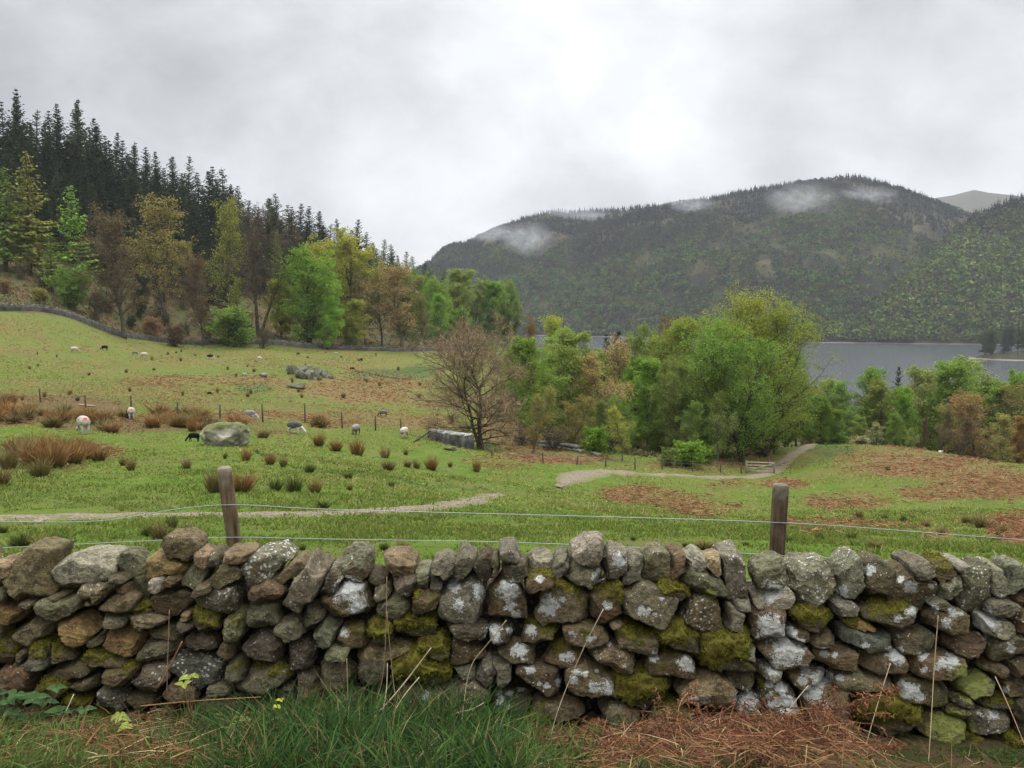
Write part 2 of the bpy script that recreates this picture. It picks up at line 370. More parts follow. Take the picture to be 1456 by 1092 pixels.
# ------------------------------------------------------------------ lake
m, t = material('lake water', .12, .5)
t.p.inputs['Base Color'].default_value = (.035, .04, .05, 1); P_ = pos(t)
mpn = t.add('ShaderNodeMapping'); mpn.inputs['Scale'].default_value = (.25, .9, 1); t.link(P_, mpn.inputs[0])
t.p.inputs['Roughness'].default_value = .22
bump(t, t.noise(mpn.outputs[0], 1.2, 3, .5), .55, .3)
LX = np.array([[-900, 220], [1500, 220], [1900, 1900], [-1200, 1900]])
V = np.array([[x, y, LAKE] for x, y in LX]); tag(obj('lake', mesh('lake', V, np.array([[0, 1, 2, 3]]), False, mat=m)), kind='structure')

# ------------------------------------------------------------------ far hills
def hill(name, shore, ridge, px0, px1, back, n=420, rows=150, crag=1.0, seed=3, tree=9, base=LAKE):
    """shore: (px, distance); ridge: (px, py, distance) ; surface in depth from the water to the crest and down behind"""
    px = np.linspace(px0, px1, n)
    s = np.interp(px, [q[0] for q in shore], [q[1] for q in shore])
    ry = np.interp(px, [q[0] for q in ridge], [q[1] for q in ridge]); rd = np.interp(px, [q[0] for q in ridge], [q[2] for q in ridge])
    kk = np.ones(9)/9; ry = np.convolve(np.pad(ry, 4, 'edge'), kk, 'valid')
    rz = EYE[2]+(435-ry)/F*rd-tree
    u = np.linspace(-.06, 1.55, rows)[:, None]
    Yd = s[None]+(rd-s)[None]*u
    prof = np.where(u < 1, 1-(1-np.clip(u, -1, 1))**1.35, 1-((u-1)*1.0)**2*back)
    prof = np.where(u < 0, u*3, prof)
    z = base+(rz-base)[None]*prof
    X = (px-728)[None]/F*Yd; P = np.stack([X, Yd+0*X, 0*X], -1)
    w_ = np.clip(u*4, 0, 1)*np.clip((1.0-u)*3.5+.15, 0, 1)
    z = z+w_*crag*(64*fbm(P/190, 4, seed)+20*np.abs(fbm(P/60, 3, seed+5)))
    return X, Yd+0*X, z, u+0*X, px
shore_m = [(-400,1250),(500,1180),(830,1085),(1000,1000),(1150,900),(1300,870),(1456,850),(1900,840)]
ridge_m = [(-400,470,1700),(300,455,1700),(500,425,1650),(600,385,1600),(622,372,1600),(650,355,1600),(700,328,1600),(745,312,1600),(800,302,1600),(850,297,1580),(900,292,1560),(960,287,1550),(1000,281,1540),(1050,270,1520),(1100,262,1500),(1150,259,1500),(1200,257,1500),(1250,262,1480),(1290,278,1480),(1330,293,1480),(1360,303,1480),(1420,325,1480),(1600,350,1480),(1900,380,1480)]
ridge_r = [(1180,486,930),(1225,470,960),(1262,430,1000),(1300,388,1040),(1330,350,1070),(1352,325,1090),(1380,304,1110),(1400,296,1120),(1430,287,1120),(1456,279,1120),(1560,245,1120),(1700,215,1120),(1900,200,1120)]
shore_r = [(1180,905),(1300,866),(1456,846),(1900,838)]
ridge_d = [(700,380,3000),(860,320,3000),(935,293,3000),(965,287,3000),(1000,285,3000),(1060,290,3000),(1250,300,3000),(1310,286,3000),(1345,281,3000),(1375,273,3000),(1395,277,3000),(1430,280,3000),(1480,287,3000),(1700,320,3000)]
def hill_mat(name, cols, rocky=.5):
    m, t = material(name, .95, .1); P_ = pos(t)
    c = t.mix(t.ramp(t.noise(P_, .012, 5, .6), .42, .6), cols[0], cols[1]); c = t.mix(t.ramp(t.noise(P_, .035, 5, .65), .55, .68, 0, rocky), c, cols[2])
    c = t.mix(t.ramp(t.noise(P_, .25, 3), .4, .65, 0, .5), c, t.mix(1.0, c, (.45, .5, .5), 'MULTIPLY'))
    sh = t.add('ShaderNodeSeparateXYZ'); t.link(P_, sh.inputs[0])
    c = t.mix(t.ramp(sh.outputs[2], LAKE+.5, LAKE+1.0), (.22, .19, .16), c)
    t.link(c, t.p.inputs['Base Color']); bump(t, t.noise(P_, .15, 5), .8, 3)
    return m
HM = {}
for nm, sh_, ri_, a, b_, bk, cr, tr, cols in (
  ('far_hill', shore_m, ridge_m, -380, 1880, 1.2, 1.0, 9, ((.022,.022,.014), (.07,.06,.028), (.04,.037,.042))),
  ('right_hill', shore_r, ridge_r, 1185, 1880, 1.0, .5, 9, ((.04,.045,.02), (.09,.08,.035), (.06,.06,.05))),):
    X, Y_, Z, U, PX = hill(nm, sh_, ri_, a, b_, bk, crag=cr, tree=tr, seed=3 if nm == 'far_hill' else 21)
    HM[nm] = (X, Y_, Z, U, PX)
    tag(obj(nm, mesh(nm, np.stack([X, Y_, Z], -1), grid_faces(X.shape[0], X.shape[1]), mat=hill_mat(nm, cols))), kind='structure')
px_ = np.linspace(680, 1740, 300); ry = np.interp(px_, [q[0] for q in ridge_d], [q[1] for q in ridge_d]); u = np.linspace(0, 1.6, 60)[:, None]
Yd = 2300+700*u+0*px_[None]; X = (px_-728)[None]/F*Yd; rz = EYE[2]+(435-ry)/F*3000
Z = 150+(rz-150)[None]*np.where(u < 1, u**.8, 1-(u-1)**2*2)
Z = Z+12*np.clip(1.15-u, .15, 1)*fbm(np.stack([X, Yd, 0*X], -1)/120, 4, 77)
mm = hill_mat('distant fell', ((.055,.052,.036), (.075,.062,.042), (.045,.045,.042)), .6)
tag(obj('distant_mountain', mesh('distant_mountain', np.stack([X, Yd, Z], -1), grid_faces(60, 300), mat=mm)), kind='structure')
# headland in the lake at the right
hx = np.linspace(0, 2*pi, 60, endpoint=False); rs = np.linspace(0, 1, 14)
hc = at(1490, 512, 600); 
HX = hc[0]+rs[:, None]*np.cos(hx)[None]*(42+4*np.sin(hx*3)[None]); HY = 620+rs[:, None]*np.sin(hx)[None]*26
HZ = LAKE-1+6.5*(1-rs[:, None]**2.2)+0*HX+.5*vnoise(np.stack([HX/4, HY/4, HX*0], -1))
HXc = np.concatenate([HX, HX[:, :1]], 1); HYc = np.concatenate([HY, HY[:, :1]], 1); HZc = np.concatenate([HZ, HZ[:, :1]], 1)
tag(obj('headland', mesh('headland', np.stack([HXc, HYc, HZc], -1), grid_faces(14, 61), mat=hill_mat('headland', ((.03,.035,.02), (.05,.05,.03), (.08,.07,.06))))), kind='structure')

# ------------------------------------------------------------------ air
hz = bpy.data.materials.new('haze'); hz.use_nodes = True; t = NT(hz.node_tree)
pv = t.add('ShaderNodeVolumePrincipled'); pv.inputs['Color'].default_value = (.86, .91, 1, 1); pv.inputs['Density'].default_value = .00009
pv.inputs['Anisotropy'].default_value = .2
oo = t.add('ShaderNodeOutputMaterial'); t.link(pv.outputs[0], oo.inputs['Volume'])
bx = np.array([[x, y, z] for x in (-2900, 3400) for y in (-120, 3560) for z in (-90, 470)], float)
bf = np.array([[0,1,3,2],[4,6,7,5],[0,4,5,1],[2,3,7,6],[0,2,6,4],[1,5,7,3]])
tag(obj('haze', mesh('haze', bx, bf, False, mat=hz)), kind='stuff')

# ------------------------------------------------------------------ dry stone wall: (x, y, w, h, turn, tone, moss, lichen) in four strips of the photograph
# tones: g grey, w warm grey, b brown, d dark, o ochre, t tan, r rust, p purple brown, n green grey, l light grey, s slate, y yellow lichened
S1 = """15,205,80,85,0,t,0,0;130,250,220,190,15,b,0,0;375,200,285,140,12,l,0,.2;612,230,260,85,-63,n,0,0;530,265,100,80,0,d,0,0;545,280,75,70,20,t,0,0;440,310,130,100,10,b,0,.2;700,275,90,65,20,l,0,0;775,255,65,95,0,b,0,0;740,185,170,110,-5,o,0,0;790,110,150,130,-20,b,0,0;870,230,100,130,-20,n,0,.1;905,290,90,60,10,b,0,0;900,160,80,90,0,t,0,0;950,160,60,80,0,d,0,0;1005,215,160,120,15,b,0,.1;1040,145,150,50,0,b,0,0;
10,325,40,60,0,d,0,0;85,400,125,85,-8,o,0,0;5,380,25,70,0,d,0,0;265,378,245,90,5,n,0,0;420,335,60,50,0,t,0,0;140,355,80,40,0,d,0,0;280,325,90,30,0,d,0,0;535,355,190,90,5,b,0,0;765,355,170,120,15,b,0,0;990,340,215,95,-3,p,0,.4;650,378,100,40,0,d,.9,0;510,430,150,60,-10,w,0,0;655,432,180,75,2,w,0,0;840,405,60,50,0,t,0,0;935,425,140,90,-5,d,.7,.1;1040,450,120,110,30,n,.4,0;840,455,90,60,0,d,0,0;
160,480,225,95,2,w,0,0;20,470,40,50,0,b,0,0;355,475,180,120,20,o,0,0;440,515,90,70,30,n,.2,0;555,520,185,115,0,o,0,0;725,485,200,50,0,d,.3,0;900,520,150,75,10,p,0,.4;1010,550,85,80,0,b,.4,0;
45,560,120,120,-20,b,.5,0;190,590,100,120,-30,g,.5,.1;290,575,160,70,0,b,.5,0;120,580,50,80,0,d,0,0;470,590,200,90,-15,b,.6,0;700,560,180,110,25,w,.1,.1;905,635,230,150,5,s,.1,.5;340,645,185,105,0,b,.1,.1;1050,650,90,90,0,g,.4,0;70,680,170,150,0,r,0,.2;230,725,150,90,0,d,.6,0;390,710,150,80,10,w,0,.2;560,670,220,70,10,b,.5,0;650,690,170,140,20,w,0,.3;510,785,160,110,-5,g,0,.4;350,800,110,100,0,d,.6,0;230,810,180,90,0,d,.5,0;450,870,150,90,0,d,.7,0;800,740,180,80,0,b,0,0;970,720,110,60,0,w,0,0;640,780,120,90,0,b,0,0;60,790,150,90,0,d,0,0;1000,790,200,80,0,w,.2,0;120,880,160,90,0,d,.3,0;290,900,160,90,0,b,.4,0;560,880,150,80,0,w,.2,0;720,860,170,90,0,d,.3,0;880,860,170,90,0,w,.2,0;1030,880,150,90,0,d,.3,0"""
S2 = """88,180,220,125,35,g,0,.6;200,212,150,80,40,b,0,0;85,305,150,105,5,r,0,.1;252,315,290,118,55,g,0,.2;390,233,135,85,60,g,0,.2;340,190,80,60,0,w,0,0;480,180,130,145,0,g,0,.1;480,345,200,200,0,b,0,0;680,195,165,115,0,t,0,0;585,240,90,60,0,d,0,0;700,280,120,85,0,p,0,0;775,235,80,100,10,g,0,0;605,310,80,80,0,w,0,.2;655,375,145,115,0,n,.3,0;790,335,125,110,0,b,.5,0;835,255,60,90,0,g,0,0;870,195,90,110,-15,g,0,0;955,180,140,80,65,g,0,0;1065,190,135,110,35,d,0,.2;955,340,190,200,0,g,0,.2;
80,410,150,140,0,n,0,.1;190,480,125,90,15,w,0,.1;290,410,110,170,30,d,0,0;350,480,120,140,-10,g,0,.2;485,485,140,100,5,b,.4,0;605,480,115,90,0,d,1,0;770,455,200,120,5,d,1,0;990,480,240,70,-8,d,.1,.2;840,550,140,110,0,b,.8,0;
80,550,165,140,0,p,0,.2;245,575,180,125,0,p,0,.2;415,575,120,65,3,n,0,.1;620,570,280,85,5,t,.3,0;990,570,170,125,0,b,0,.3;960,650,110,40,0,g,0,0;100,680,220,130,-5,n,.5,.2;280,685,110,95,0,p,0,0;410,670,190,140,0,w,0,.2;560,650,130,130,0,d,.4,0;780,640,270,125,-15,d,1.1,0;760,765,230,120,0,b,0,.2;960,765,220,140,0,w,0,.1;1085,665,130,140,0,g,0,.2;300,750,120,60,0,b,.3,0;830,870,200,80,0,d,.7,0;1060,880,180,130,0,o,0,0;1110,790,110,100,0,d,0,.5;170,740,110,70,0,d,0,0;450,790,150,80,0,w,0,0;600,780,120,90,0,d,.4,0;120,830,180,90,0,d,.2,0;300,850,170,90,0,b,.2,0;480,880,170,90,0,w,.2,0;650,890,160,90,0,d,.2,0"""
S3 = """10,185,50,110,0,d,0,0;75,140,90,95,10,g,0,0;105,205,115,105,0,d,0,0;210,175,130,80,0,g,0,0;300,180,130,70,45,g,0,0;430,130,145,130,0,l,0,.3;410,235,185,100,-15,w,0,0;540,170,115,130,20,g,0,0;620,200,90,180,0,g,0,.1;715,195,125,155,0,w,0,.1;815,185,85,130,0,r,0,0;905,175,100,105,0,l,0,.1;975,180,70,110,0,t,0,.2;1065,200,125,240,0,g,0,.3;930,270,220,95,-15,n,0,.1;205,255,150,90,0,r,.5,0;70,350,140,200,0,b,.4,0;300,345,220,195,0,w,.5,.1;505,355,145,170,0,r,.5,0;700,375,245,185,-10,w,.1,.1;920,395,210,165,0,t,0,.6;790,300,130,70,0,d,.9,0;1065,420,70,140,0,g,0,.1;1090,365,80,50,0,g,0,0;
30,490,120,75,0,d,0,0;205,485,205,75,0,b,.5,0;415,490,205,110,-5,b,.4,.1;545,450,60,30,0,w,0,0;630,515,230,90,-15,w,.6,0;820,510,185,95,0,d,.95,0;1030,565,220,150,-5,d,1.1,0;110,570,190,80,0,b,.2,0;315,580,210,115,0,r,.5,0;535,595,215,140,-10,t,0,.3;785,620,265,105,-5,b,.5,0;35,660,90,150,0,g,0,.1;200,690,245,140,0,b,0,.2;440,690,220,145,0,b,.2,.1;680,735,260,150,0,d,1.1,0;955,755,275,150,-5,t,.2,0;1090,690,130,70,-10,n,0,.1;1125,570,60,90,0,g,0,.2;80,805,190,120,0,d,0,.1;310,815,260,100,0,w,.3,0;555,835,210,110,0,w,0,.1;800,845,240,90,-5,n,.5,0;1110,790,110,100,0,g,0,.7;50,890,160,110,0,b,0,0;200,880,160,80,0,d,.9,0;470,920,170,100,0,b,.1,0;620,920,150,90,0,r,.4,0;320,900,100,70,0,d,.5,0;900,930,200,90,0,w,.2,0;760,930,120,80,0,d,.3,0;1060,900,150,90,0,d,.3,0"""
S4 = """45,220,150,140,15,n,0,.1;205,260,230,215,-25,g,0,.4;375,240,115,215,0,g,0,.4;490,260,135,205,0,d,0,.2;645,285,200,165,-20,b,0,.3;680,215,120,110,-15,g,0,0;785,220,110,100,0,b,.5,0;820,275,110,110,20,g,0,.1;860,190,90,50,0,l,0,.2;945,275,150,220,-10,w,0,.3;1020,260,110,150,0,g,0,.2;1025,360,150,75,0,g,0,.2;1110,240,100,140,0,g,.3,.1;1125,310,80,110,0,r,.3,0;
60,325,190,100,0,l,0,.4;30,445,130,160,0,r,.2,0;200,425,195,100,-10,d,.8,0;335,380,140,70,-5,g,0,.3;560,410,270,105,-3,w,.6,.1;755,355,140,50,-5,g,0,0;800,430,215,110,-5,b,0,.1;990,450,190,90,-15,l,0,.2;1115,425,80,100,0,r,0,.4;140,490,110,70,0,d,0,0;265,515,130,65,-10,b,0,0;430,450,300,50,-25,o,.5,0;440,510,270,100,-8,s,0,0;665,520,235,100,-3,w,0,.2;885,550,195,100,0,b,0,.1;1070,550,190,110,15,w,0,.2;100,580,220,125,5,b,0,0;320,595,205,100,-10,b,0,0;525,615,215,95,5,b,0,0;790,630,310,110,-5,b,0,0;1000,635,115,60,0,b,0,0;1110,640,90,90,0,d,0,0;
35,660,110,60,0,l,0,.6;190,685,215,90,-3,b,0,.1;430,700,260,95,-3,w,0,.2;690,745,250,125,-8,b,0,.1;585,670,60,40,0,d,0,0;920,715,200,105,5,w,0,0;1075,720,120,80,-15,b,0,0;60,750,170,110,0,d,.5,.3;280,810,270,160,-8,b,.3,0;540,850,240,200,0,d,.95,0;90,830,140,70,0,l,0,.6;860,780,110,40,0,d,0,0;1010,780,200,45,-3,d,.6,0;835,830,110,80,0,b,0,.1;990,865,235,125,0,g,0,.4;785,900,240,150,-10,b,0,0;1120,820,60,100,0,d,0,0;640,1000,250,150,0,b,.5,0;890,1020,220,170,0,d,.5,0;1075,980,170,150,0,d,.6,0;1130,900,60,90,0,w,0,.2;350,930,180,80,0,d,.6,0;120,910,250,80,0,d,.4,0;240,1000,200,90,0,d,.4,0;430,1010,180,90,0,b,.4,0"""
# lichen crusts: strip, x, y, radius
LICH = """2:450,310,52;2:490,375,40;2:500,290,22;2:430,495,18;2:920,285,26;2:940,372,24;2:1025,300,26;2:1025,340,16;2:1090,500,35;2:800,790,28;2:855,770,14;2:1110,760,16;2:1120,800,14;2:980,800,10;2:715,600,8
3:470,245,26;3:555,175,28;3:210,262,16;3:75,310,40;3:100,415,20;3:80,375,24;3:250,375,38;3:225,390,22;3:310,350,12;3:508,375,18;3:660,400,20;3:718,415,10;3:750,345,8;3:690,395,10;3:15,500,20;3:75,485,14;3:170,487,22;3:360,500,14;3:430,525,13;3:450,515,8;3:120,578,28;3:100,570,16;3:340,605,22;3:305,600,12;3:515,545,10;3:850,630,30;3:875,655,16;3:710,600,20;3:170,658,18;3:240,730,12;3:130,735,18;3:300,715,18;3:210,720,10;3:375,670,14;3:412,678,12;3:445,735,20;3:505,735,28;3:360,705,18;3:460,662,8;3:893,785,17;3:937,790,20;3:40,790,16;3:80,765,14;3:75,820,10;3:15,750,12;3:1120,790,40
4:30,470,52;4:60,500,30;4:40,310,40;4:650,290,26;4:605,260,14;4:740,290,12;4:595,430,15;4:650,405,22;4:757,390,16;4:835,405,18;4:805,455,20;4:870,410,12;4:980,455,50;4:120,500,26;4:110,570,62;4:90,610,40;4:268,585,18;4:315,592,12;4:580,597,36;4:830,620,32;4:790,625,20;4:700,600,22;4:770,650,14;4:710,660,14;4:40,655,30;4:175,710,20;4:255,690,38;4:180,660,20;4:240,715,20;4:335,690,15;4:640,755,36;4:610,725,20;4:690,785,20;4:1065,750,15;4:80,740,28;4:30,720,18;4:220,770,36;4:255,830,32;4:180,770,20;4:90,820,50;4:45,800,30;4:350,310,26;4:470,220,20;4:450,550,14;4:1010,860,22;4:1090,560,20"""
YEL = [(4,920,715,75),(4,810,905,80),(4,880,930,50),(4,650,670,10),(2,820,790,20),(3,960,330,22),(4,965,700,30)]
X0 = {1: 0, 2: 350, 3: 700, 4: 1086}; KZ = 1148/370.0
def tpx_(s, x, y): return X0[s]+x/KZ, 740+y/KZ
STONES = []
for s_, txt in ((1, S1), (2, S2), (3, S3), (4, S4)):
    lim = {1: 1086, 2: 1086, 3: 1190, 4: 2000}[s_]
    for ln in txt.replace('\n', '').split(';'):
        q = ln.split(','); x, y, w_, h_, a = map(float, q[:5])
        if x > lim: continue
        cx, cy = tpx_(s_, x, y)
        STONES.append([cx, cy, w_/KZ/2, h_/KZ/2, radians(a), q[5], float(q[6]), float(q[7]), True])
rg = np.random.default_rng(5)
inside = list(STONES)
# the same wall goes on past both edges of the frame
for side in (-1, 1):
    y = 792 if side < 0 else 800
    top = True
    while y < 1075:
        h_ = 26 if top else rg.uniform(11, 19); x = -14-rg.uniform(0, 12) if side < 0 else 1470+rg.uniform(0, 12)
        while -330 < x < 1790:
            w_ = rg.uniform(16, 24) if top else rg.uniform(18, 38)
            xc = x+side*w_; x += side*2*w_
            STONES.append([xc, y+rg.uniform(-3, 3)+h_*.3, w_*1.02, h_*rg.uniform(.9, 1.15)*(1.1 if top else 1), rg.normal(0, .08), rg.choice(list('gwbdpn')), float(rg.choice([0, 0, .4, .6])), float(rg.choice([0, .2, .4])), False])
        y += h_*2 if not top else 48; top = False
# fill what the list leaves open with small hearting stones
def metric(c, x, y, e=3.8):
    dx, dy = x-c[0], -(y-c[1]); ca, sa = cos(c[4]), sin(c[4])
    return ((np.abs((dx*ca+dy*sa)/c[2]))**e+(np.abs((-dx*sa+dy*ca)/c[3]))**e)**(1/e)
gx, gy = np.meshgrid(np.arange(2, 1456, 4.), np.arange(835, 1085, 4.)); M = np.full(gx.shape, 9.)
for c in STONES: M = np.minimum(M, metric(c, gx, gy))
SMALL = []
for _ in range(60):
    k = np.argmax(M); i, j = np.unravel_index(k, M.shape)
    if M[i, j] < 1.28: break
    c = [gx[i, j], gy[i, j], rg.uniform(8, 13), rg.uniform(5, 8), rg.normal(0, .3), rg.choice(list('dbdw')), float(rg.choice([0, 0, .5])), 0., False]
    SMALL.append(c); STONES.append(c); M = np.minimum(M, metric(c, gx, gy))

TONE = dict(g=(.205,.20,.162), w=(.185,.168,.118), b=(.165,.135,.085), d=(.105,.094,.064), o=(.28,.205,.10), t=(.27,.21,.135), r=(.15,.108,.072), p=(.135,.116,.092),
            n=(.18,.185,.125), l=(.33,.32,.275), s=(.14,.15,.14), y=(.2,.2,.12))
m, t = material('wall stone', .9, .25); P_ = pos(t)
oc = t.add('ShaderNodeAttribute'); oc.attribute_name = 'tone'; base = oc.outputs['Color']
nA = t.noise(P_, 9, 5, .65); nB = t.noise(P_, 32, 5, .7); nC = t.noise(P_, 130, 3, .7)
c = t.mix(t.ramp(nA, .35, .65), t.mix(1.0, base, (.62, .60, .58), 'MULTIPLY'), t.mix(1.0, base, (1.35, 1.3, 1.22), 'MULTIPLY'))
c = t.mix(t.ramp(nC, .42, .66, 0, .6), c, t.mix(1.0, base, (.42, .42, .42), 'MULTIPLY')); c = t.mix(t.ramp(nB, .42, .62, 0, .7), c, t.mix(1.0, base, (1.55, 1.5, 1.45), 'MULTIPLY'))
c = t.mix(t.ramp(t.noise(P_, 48, 4, .7), .60, .68, 0, .6), c, (.34, .335, .28)); c = t.mix(t.ramp(t.noise(P_, 14, 4, .7), .54, .66, 0, .7), c, (.052, .040, .028))
c = t.mix(t.ramp(t.noise(P_, 6, 4, .6), .57, .68, 0, .6), c, (.15, .085, .04))
c = t.mix(t.ramp(t.noise(P_, 85, 3, .6), .60, .68, 0, .6), c, (.03, .027, .022))
c = t.mix(t.ramp(t.noise(P_, 20, 3, .6), .58, .66, 0, .45), c, (.13, .13, .06))
# crusty lichen: placed patches plus speckle
vor = t.add('ShaderNodeTexVoronoi'); vor.inputs['Scale'].default_value = 34; t.link(t.vmath('ADD', P_, t.vmath('MULTIPLY', t.noise(P_, 30, 3, .6, 0, 1), (.04, .04, .04))), vor.inputs['Vector'])
spk = t.math('SUBTRACT', t.math('ADD', t.math('MULTIPLY', t.attr('speck'), .42), t.ramp(nA, .3, .7, -.12, .1)), vor.outputs['Distance'])
edge = t.math('ADD', t.ramp(t.noise(P_, 28, 5, .7), .25, .75, -.36, .36), t.ramp(nC, .3, .7, -.16, .16))
lm = t.math('ADD', t.attr('lichen'), edge)
mask = t.math('MAXIMUM', t.ramp(lm, .36, .40), t.ramp(spk, 0, .04))
holes = t.ramp(t.noise(P_, 55, 4, .65), .30, .38); mask = t.math('MULTIPLY', mask, holes)
c = t.mix(t.math('MULTIPLY', mask, .96), c, t.mix(t.ramp(nB, .3, .6), (.56, .57, .52), (.86, .87, .82)))
ym = t.math('ADD', t.attr('yellow'), edge); c = t.mix(t.math('MULTIPLY', t.ramp(ym, .36, .46), holes), c, t.mix(nB, (.30, .34, .08), (.42, .45, .14)))
mo = t.math('ADD', t.attr('moss'), t.math('ADD', t.ramp(nA, .3, .7, -.3, .3), t.ramp(nB, .3, .7, -.22, .22)))
mossc = t.mix(t.ramp(nB, .35, .65), (.06, .05, .012), (.16, .155, .022)); c = t.mix(t.ramp(mo, .45, .62), c, mossc)
t.link(c, t.p.inputs['Base Color'])
hsum = t.math('ADD', t.math('MULTIPLY', nA, .8), t.math('ADD', t.math('MULTIPLY', nB, .7), t.math('MULTIPLY', nC, .25)))
bump(t, t.math('ADD', hsum, t.math('MULTIPLY', mask, .05)), 1.0, .08)
MAT_STONE = m
m, t = material('moss cushion', .95, .1); P_ = pos(t)
c = t.mix(t.attr('shade'), (.05, .046, .010), (.27, .255, .04)); c = t.mix(t.ramp(t.noise(P_, 12, 3), .45, .7, 0, .7), c, (.10, .075, .018)); t.link(c, t.p.inputs['Base Color']); MAT_MOSS = m

import bmesh
def ico(sub):
    bm = bmesh.new(); bmesh.ops.create_icosphere(bm, subdivisions=sub, radius=1); 
    V = np.array([v.co[:] for v in bm.verts]); F_ = np.array([[v.index for v in f.verts] for f in bm.faces]); bm.free(); return V/np.linalg.norm(V, axis=1)[:, None], F_
ICO = {k: ico(k) for k in (2, 3, 4, 5, 6)}
WY = 5.0; MPX = WY/F          # metres per photo pixel on the face of the wall
def wall_y(z): return WY+.06*z
ctr = np.array([[c[0], c[1]] for c in STONES]); ext = np.array([max(c[2], c[3]) for c in STONES])
NPH = 96; PH = np.arange(NPH)*2*pi/NPH
LP = [(int(q.split(':')[0]), *map(float, q.split(':')[1].split(','))) for ln in LICH.split('\n') for q in ln.split(';')]
LPX = np.array([(*tpx_(s, x, y), r/KZ) for s, x, y, r in LP]); YPX = np.array([(*tpx_(s, x, y), r/KZ) for s, x, y, r in YEL])
def stone_shape(i, coping, sub, rng, back=False):
    c = STONES[i]; sz = max(c[2], c[3])
    tt = np.linspace(.15, 1.3, 60)[None, :]*sz*1.15
    X = c[0]+np.cos(PH)[:, None]*tt; Y = c[1]-np.sin(PH)[:, None]*tt
    own = metric(c, X, Y); lim = 1.36 if not coping else 1.1
    oth = np.full(own.shape, 9.)
    for j in np.where((np.hypot(ctr[:, 0]-c[0], ctr[:, 1]-c[1]) < ext+sz*1.5))[0]:
        if j != i: oth = np.minimum(oth, metric(STONES[j], X, Y))
    if coping: oth = oth*1.12
    bad = (own > lim) | (own > oth*.99); k = np.where(bad.any(1), bad.argmax(1), 59); k = np.maximum(k, 1)
    r = tt[0][k-1]-.2
    r = (np.roll(r, 1)+4*r+np.roll(r, -1))/6
    # straight chipped sides
    for _ in range(rng.integers(5, 9)):
        a = rng.uniform(0, 2*pi); cs = np.cos(PH-a); ext_ = np.max(r*cs); lim_ = ext_*rng.uniform(.78, .95)
        r = np.where(cs > .05, np.minimum(r, lim_/np.maximum(cs, .05)), r)
    N, Fc = ICO[sub]; n = N
    s = np.hypot(n[:, 0], n[:, 2]); ph = np.arctan2(n[:, 2], n[:, 0]) % (2*pi)
    Rr = np.interp(ph, np.append(PH, 2*pi), np.append(r, r[0]))*MPX
    p = rng.uniform(8, 14); kf = (s**p+np.abs(n[:, 1])**p)**(-1/p)
    half = min(c[2], c[3])*MPX
    D_ = (rng.uniform(.15, .2) if not coping else rng.uniform(.10, .145))
    q = np.stack([n[:, 0]/np.maximum(s, 1e-6)*s*kf, n[:, 1]*kf, n[:, 2]/np.maximum(s, 1e-6)*s*kf], -1)
    for kk_ in range(rng.integers(9, 15)):
        d = rng.normal(size=3)
        if kk_ < 3: d[1] = -rng.uniform(1.5, 3.5); lf = (.90, .97)
        else: d[1] = -abs(d[1])*rng.uniform(.2, 1.1); lf = (.70, .93)
        d /= np.linalg.norm(d); l = np.max(q@d)*rng.uniform(*lf)
        e_ = q@d; q = q-np.maximum(e_-l, 0)[:, None]*d
    V = np.stack([q[:, 0]*Rr*1.07, q[:, 1]*D_, q[:, 2]*Rr*(1.02 if coping else 1.06)], -1)
    Yc = WY+D_+rng.uniform(-.05, .03)+(.06 if coping else 0)+(.05 if c in SMALL else 0); Ys = Yc-D_*.45; C = at(c[0], c[1], Ys); dy = .06*C[2]; C = at(c[0], c[1], Ys+dy); C[1] = Yc+dy; C[2] -= (.022 if coping else .006)
    V = V+C
    nn = q/np.maximum(np.linalg.norm(q, axis=1), 1e-6)[:, None]
    am = min(.045, half*.30)
    o = rng.uniform(0, 50)
    V = V+nn*(am*(.12*fbm(V*7+o, 3, 3)+.42*(1-2*np.abs(fbm(V*20+o, 3, 13)))*.6+.24*fbm(V*80+o, 2, 23)))[:, None]
    lay = rng.uniform(0, .006); tilt = rng.normal(0, .25)
    ph_ = (V[:, 2]+V[:, 0]*tilt)*rng.uniform(90, 160)+4*fbm(V*10, 2, 31); V = V+nn*(lay*np.abs(np.sin(ph_)))[:, None]
    return V, Fc, c, C, nn
def stone_attrs(V, c, nn, rng, back=False):
    ax, ay = project(V); top = nn[:, 2]
    li = np.zeros(len(V)); ye = np.zeros(len(V))
    front = nn[:, 1] < .35
    if not back:
        for A, out in ((LPX, li), (YPX, ye)):
            for x, y, r in A:
                if abs(x-c[0]) < c[2]+c[3]+r and abs(y-c[1]) < c[2]+c[3]+r:
                    out[:] = np.maximum(out, np.clip(1-np.hypot(ax-x, ay-y)/(r*1.8), 0, 1)*front)
    mo = c[6]; hgt = (V[:, 2]-np.mean(V[:, 2]))/(np.ptp(V[:, 2])/2+1e-6)
    if mo >= .9: moss = np.clip(.50+.50*hgt, 0, 1.1)+(.22 if mo > 1 else 0)
    elif mo > 0: moss = mo*.62+hgt*.42*min(1, mo*1.6)
    else: moss = np.full(len(V), -.2)
    moss = np.where(li > .1, moss-li*1.4, moss)
    tn = np.array(TONE[c[5]])*np.array([1.18, 1.14, .98])*rng.uniform(.75, 1.25)*(1+rng.normal(0, .03, 3)); tn = np.concatenate([tn, [1]])
    sp_ = c[7]*1.0+.2
    return li, ye, moss, np.full(len(V), sp_), tn
def add_tone(me, tones):
    a = me.attributes.new('tone', 'FLOAT_COLOR', 'POINT'); a.data.foreach_set('color', np.ascontiguousarray(tones, dtype=np.float32).ravel())
wall = empty('dry_stone_wall', (0, 5.2, 0), 'long foreground dry stone wall of rough lichened and mossy rocks', 'wall')
